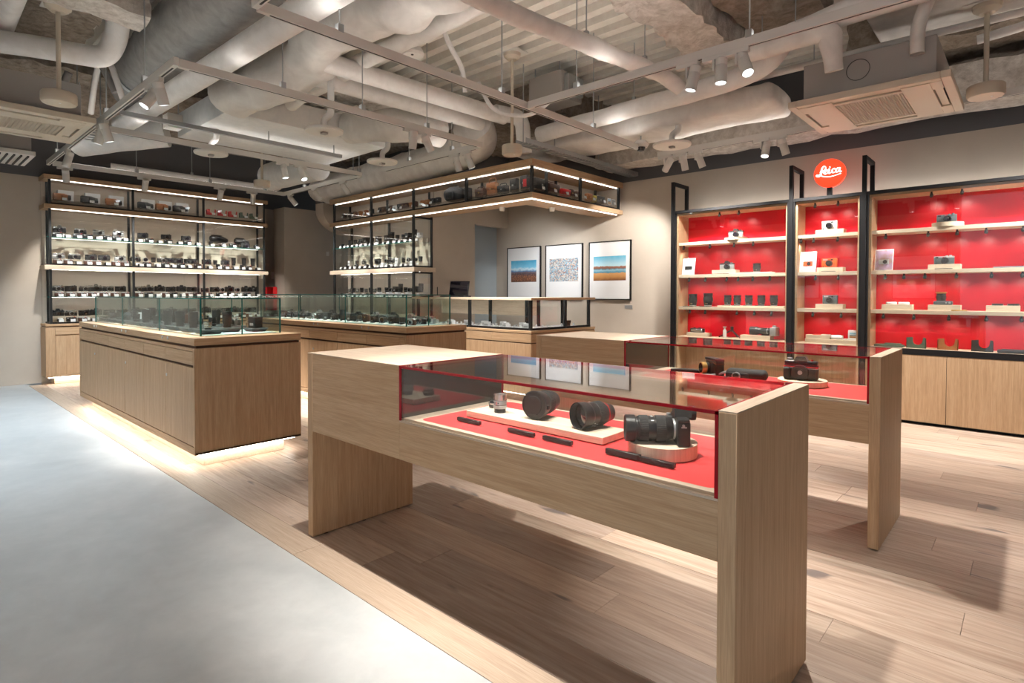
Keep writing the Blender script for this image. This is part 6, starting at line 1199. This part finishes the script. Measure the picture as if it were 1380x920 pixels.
blk(-2.432, -2.11, D4, 0.046, 'pale block under the long telephoto lens, first red bay')
r = empty('telephoto_camera', (-2.16, GY, D4+0.0465), 'camera with a long telephoto lens on the lowest board, first red bay', 'camera')
part(r, 'lens_barrel', MB().lathe([(0.034, -0.01, SATB), (0.034, 0.03, SILD), (0.036, 0.035, SATB), (0.036, 0.12, SATB), (0.042, 0.14, SATB), (0.046, 0.15, SATB), (0.046, 0.22, SATB), (0.041, 0.22, FRONTG)], Matrix.Translation((0.04, 0, 0.05)) @ Matrix.Rotation(-PI/2, 4, 'Y'), 32), world=False)
part(r, 'camera_body', MB().box(0.045, 0.11, -0.065, 0.065, 0.002, 0.095, SILD, 0.008, 2), world=False); part(r, 'prism', MB().box(0.06, 0.10, -0.025, 0.025, 0.093, 0.118, SILV, 0.008, 2), world=False); part(r, 'tripod_foot', MB().box(-0.06, 0.02, -0.012, 0.012, 0, 0.02, SATB, 0.003), world=False)
# middle bay
blk(-1.673, -1.414, D1, 0.045, 'pale block on the top shelf, middle red bay'); red_cam(-1.553, D1+0.0455, WHP, WHP, 'white instant camera on the top shelf, middle red bay', 'inst', 0.142, 0.088)
photo_sign(-1.83, -1.665, D2, 0.215, sign_mat('sign_violet', ((0.45, 0.43, 0.5), (0.72, 0.71, 0.74)), None), ORG, 'photo stand showing an orange camera, middle red bay')
blk(-1.655, -1.417, D2, 0.045, 'pale block on the second shelf, middle red bay'); red_cam(-1.55, D2+0.0455, ORG, ORG, 'orange instant camera on the second shelf, middle red bay', 'inst', 0.142, 0.09); bar(-1.61, -1.48, D2, 6.475, 'label bar before the orange camera, middle red bay')
blk(-1.664, -1.413, D3, 0.048, 'pale block on the third shelf, middle red bay'); red_cam(-1.541, D3+0.0485, GREYC, GREYC, 'dark grey instant camera on the third shelf, middle red bay', 'inst', 0.138, 0.088)
blk(-1.76, -1.291, D4, 0.042, 'wide pale block at the bottom of a stack, middle red bay'); blk(-1.757, -1.53, D4+0.0422, 0.04, 'smaller pale block on top of the wide one, middle red bay', 6.50, 6.60)
single('leaflet', MB().box(-1.70, -1.62, 6.52, 6.58, D4+0.0825, D4+0.088, REDL), (-1.66, 6.55, D4+0.0825), 'small red leaflet on the stacked blocks, middle red bay', 'leaflet'); single('leaflet', MB().box(-1.615, -1.54, 6.52, 6.58, D4+0.0825, D4+0.090, WHT), (-1.58, 6.55, D4+0.0825), 'small white leaflet on the stacked blocks, middle red bay', 'leaflet')
single('paper_roll', MB().cyl((-1.525, 6.54, D4+0.066), (-1.42, 6.54, D4+0.066), 0.022, WHT, 20), (-1.47, 6.54, D4+0.044), 'white film roll on the wide block, middle red bay', 'film roll'); single('film_tray', MB().box(-1.415, -1.37, 6.51, 6.57, D4+0.0425, D4+0.055, WHP, 0.002), (-1.39, 6.54, D4+0.0425), 'flat white film tray on the wide block, middle red bay', 'tray')
r = empty('film_box', (-1.33, GY, D4+0.0425), 'white film box with a coloured print, middle red bay', 'box'); part(r, 'carton', MB().box(-0.042, 0.042, -0.02, 0.02, 0, 0.10, WHB, 0.001), world=False); part(r, 'label_print', MB().box(-0.028, 0.028, -0.0212, -0.0195, 0.025, 0.075, PM['lake']), world=False)
# right bay
blk(-0.705, -0.468, D1, 0.038, 'round pale riser on the top shelf, right red bay', round_=True); red_cam(-0.594, D1+0.0385, GREYC, GREYC, 'slate grey camera on the top shelf, right red bay', 'rf', 0.148, 0.072); bar(-0.66, -0.53, D1, 6.462, 'label bar before the top shelf riser, right red bay')
photo_sign(-1.15, -0.995, D2, 0.205, sign_mat('sign_brown', ((0.30, 0.17, 0.10), (0.36, 0.26, 0.40)), None), SILD, 'photo stand with a brown and purple picture, right red bay')
blk(-0.722, -0.484, D2, 0.045, 'pale block on the second shelf, right red bay'); red_cam(-0.608, D2+0.0455, GREYC, SILD, 'slate grey camera with silver dials on the second shelf, right red bay', 'rf', 0.15, 0.072); bar(-0.67, -0.54, D2, 6.475, 'label bar before the second shelf block, right red bay')
single('folded_cloth', MB().box(-0.26, 0.05, 6.50, 6.60, D2, D2+0.012, mat('slate_cloth', (0.12, 0.15, 0.2), 0.8), 0.004, 2), (-0.1, GY, D2), 'thin slate cloth lying on the second shelf, right red bay', 'cloth')
blk(-1.081, -0.838, D3, 0.052, 'pale block under two white caps, right red bay')
for x, d in ((-1.01, 'round white lens cap, inner of two, right red bay'), (-0.91, 'round white lens cap, outer of two, right red bay')): single('white_disc', MB().lathe([(0.042, 0, WHT), (0.045, 0.004, WHT), (0.045, 0.018, WHT), (0.04, 0.022, WHT)], Matrix.Translation((x, GY, D3+0.0525)), 32), (x, GY, D3+0.0525), d, 'lens cap')
blk(-0.718, -0.479, D3, 0.052, 'pale block under the camera lying on its back, right red bay')
r = empty('upturned_camera', (-0.61, GY, D3+0.0525), 'camera lying on its back with a brass rimmed lens, right red bay', 'camera'); part(r, 'body', MB().box(-0.07, 0.07, -0.038, 0.038, 0, 0.036, GREYC, 0.008, 2), world=False); part(r, 'lens', MB().lathe([(0.036, 0.036, SATB), (0.036, 0.055, RUB), (0.038, 0.057, RUB), (0.038, 0.085, SATB), (0.036, 0.086, SATB), (0.036, 0.105, SATB)], Matrix.Translation((-0.015, 0, 0)), 32), world=False); part(r, 'brass_rim', MB().lathe([(0.037, 0.103, GOLD), (0.043, 0.108, GOLD), (0.043, 0.118, GOLD), (0.036, 0.119, GOLD), (0.034, 0.112, FRONTG)], Matrix.Translation((-0.015, 0, 0)), 32), world=False); part(r, 'dials', MB().cyl((0.05, -0.038, 0.02), (0.05, -0.046, 0.02), 0.009, SILD, 14).cyl((0.025, -0.038, 0.02), (0.025, -0.044, 0.02), 0.007, SILD, 14), world=False)
single('brass_tag', MB().box(-0.545, -0.43, 6.462, 6.48, D3, D3+0.01, GOLD, 0.002), (-0.49, 6.47, D3), 'flat brass tag on the third shelf, right red bay', 'tag')
blk(-0.304, -0.08, D3, 0.052, 'pale block under two black discs, right red bay')
for x, d in ((-0.23, 'flat black disc, inner of two, right red bay'), (-0.125, 'flat black disc, outer of two, right red bay')): single('lens_filter', MB().lathe([(0.038, 0, SATB), (0.04, 0.003, SATB), (0.04, 0.016, SATB), (0.036, 0.017, FRONTG)], Matrix.Translation((x, GY, D3+0.0525)), 32), (x, GY, D3+0.0525), d, 'lens filter')
for x, m, d in ((-0.805, GRN, 'green leather half case standing on the lowest board'), (-0.568, TAN, 'orange tan leather half case standing on the lowest board'), (-0.326, LEATH, 'black leather half case standing on the lowest board')):
    o = bpy.data.objects.new('half_case', half_case(m).mesh('half_case')); o.location = (x, GY-0.03, D4); o.scale = (1.1, 1.1, 1.15); link(o); tag(o, d, 'half case', 'half cases on the red shelving')
single('tool_roll', MB().box(-1.14, -0.90, 6.47, 6.58, D4, D4+0.022, GRN, 0.009, 2).box(-1.06, -0.92, 6.50, 6.56, D4+0.02, D4+0.034, GRN, 0.006, 2), (-1.0, 6.52, D4), 'flat green fabric pouch left of the green half case', 'pouch')
single('strap_pack', MB().box(-0.225, 0.0, 6.46, 6.53, D4, D4+0.028, LEATH, 0.01, 3).box(-0.20, -0.02, 6.54, 6.58, D4, D4+0.03, SATB, 0.008, 2), (-0.11, 6.50, D4), 'flat black strap pack right of the black half case', 'pouch')
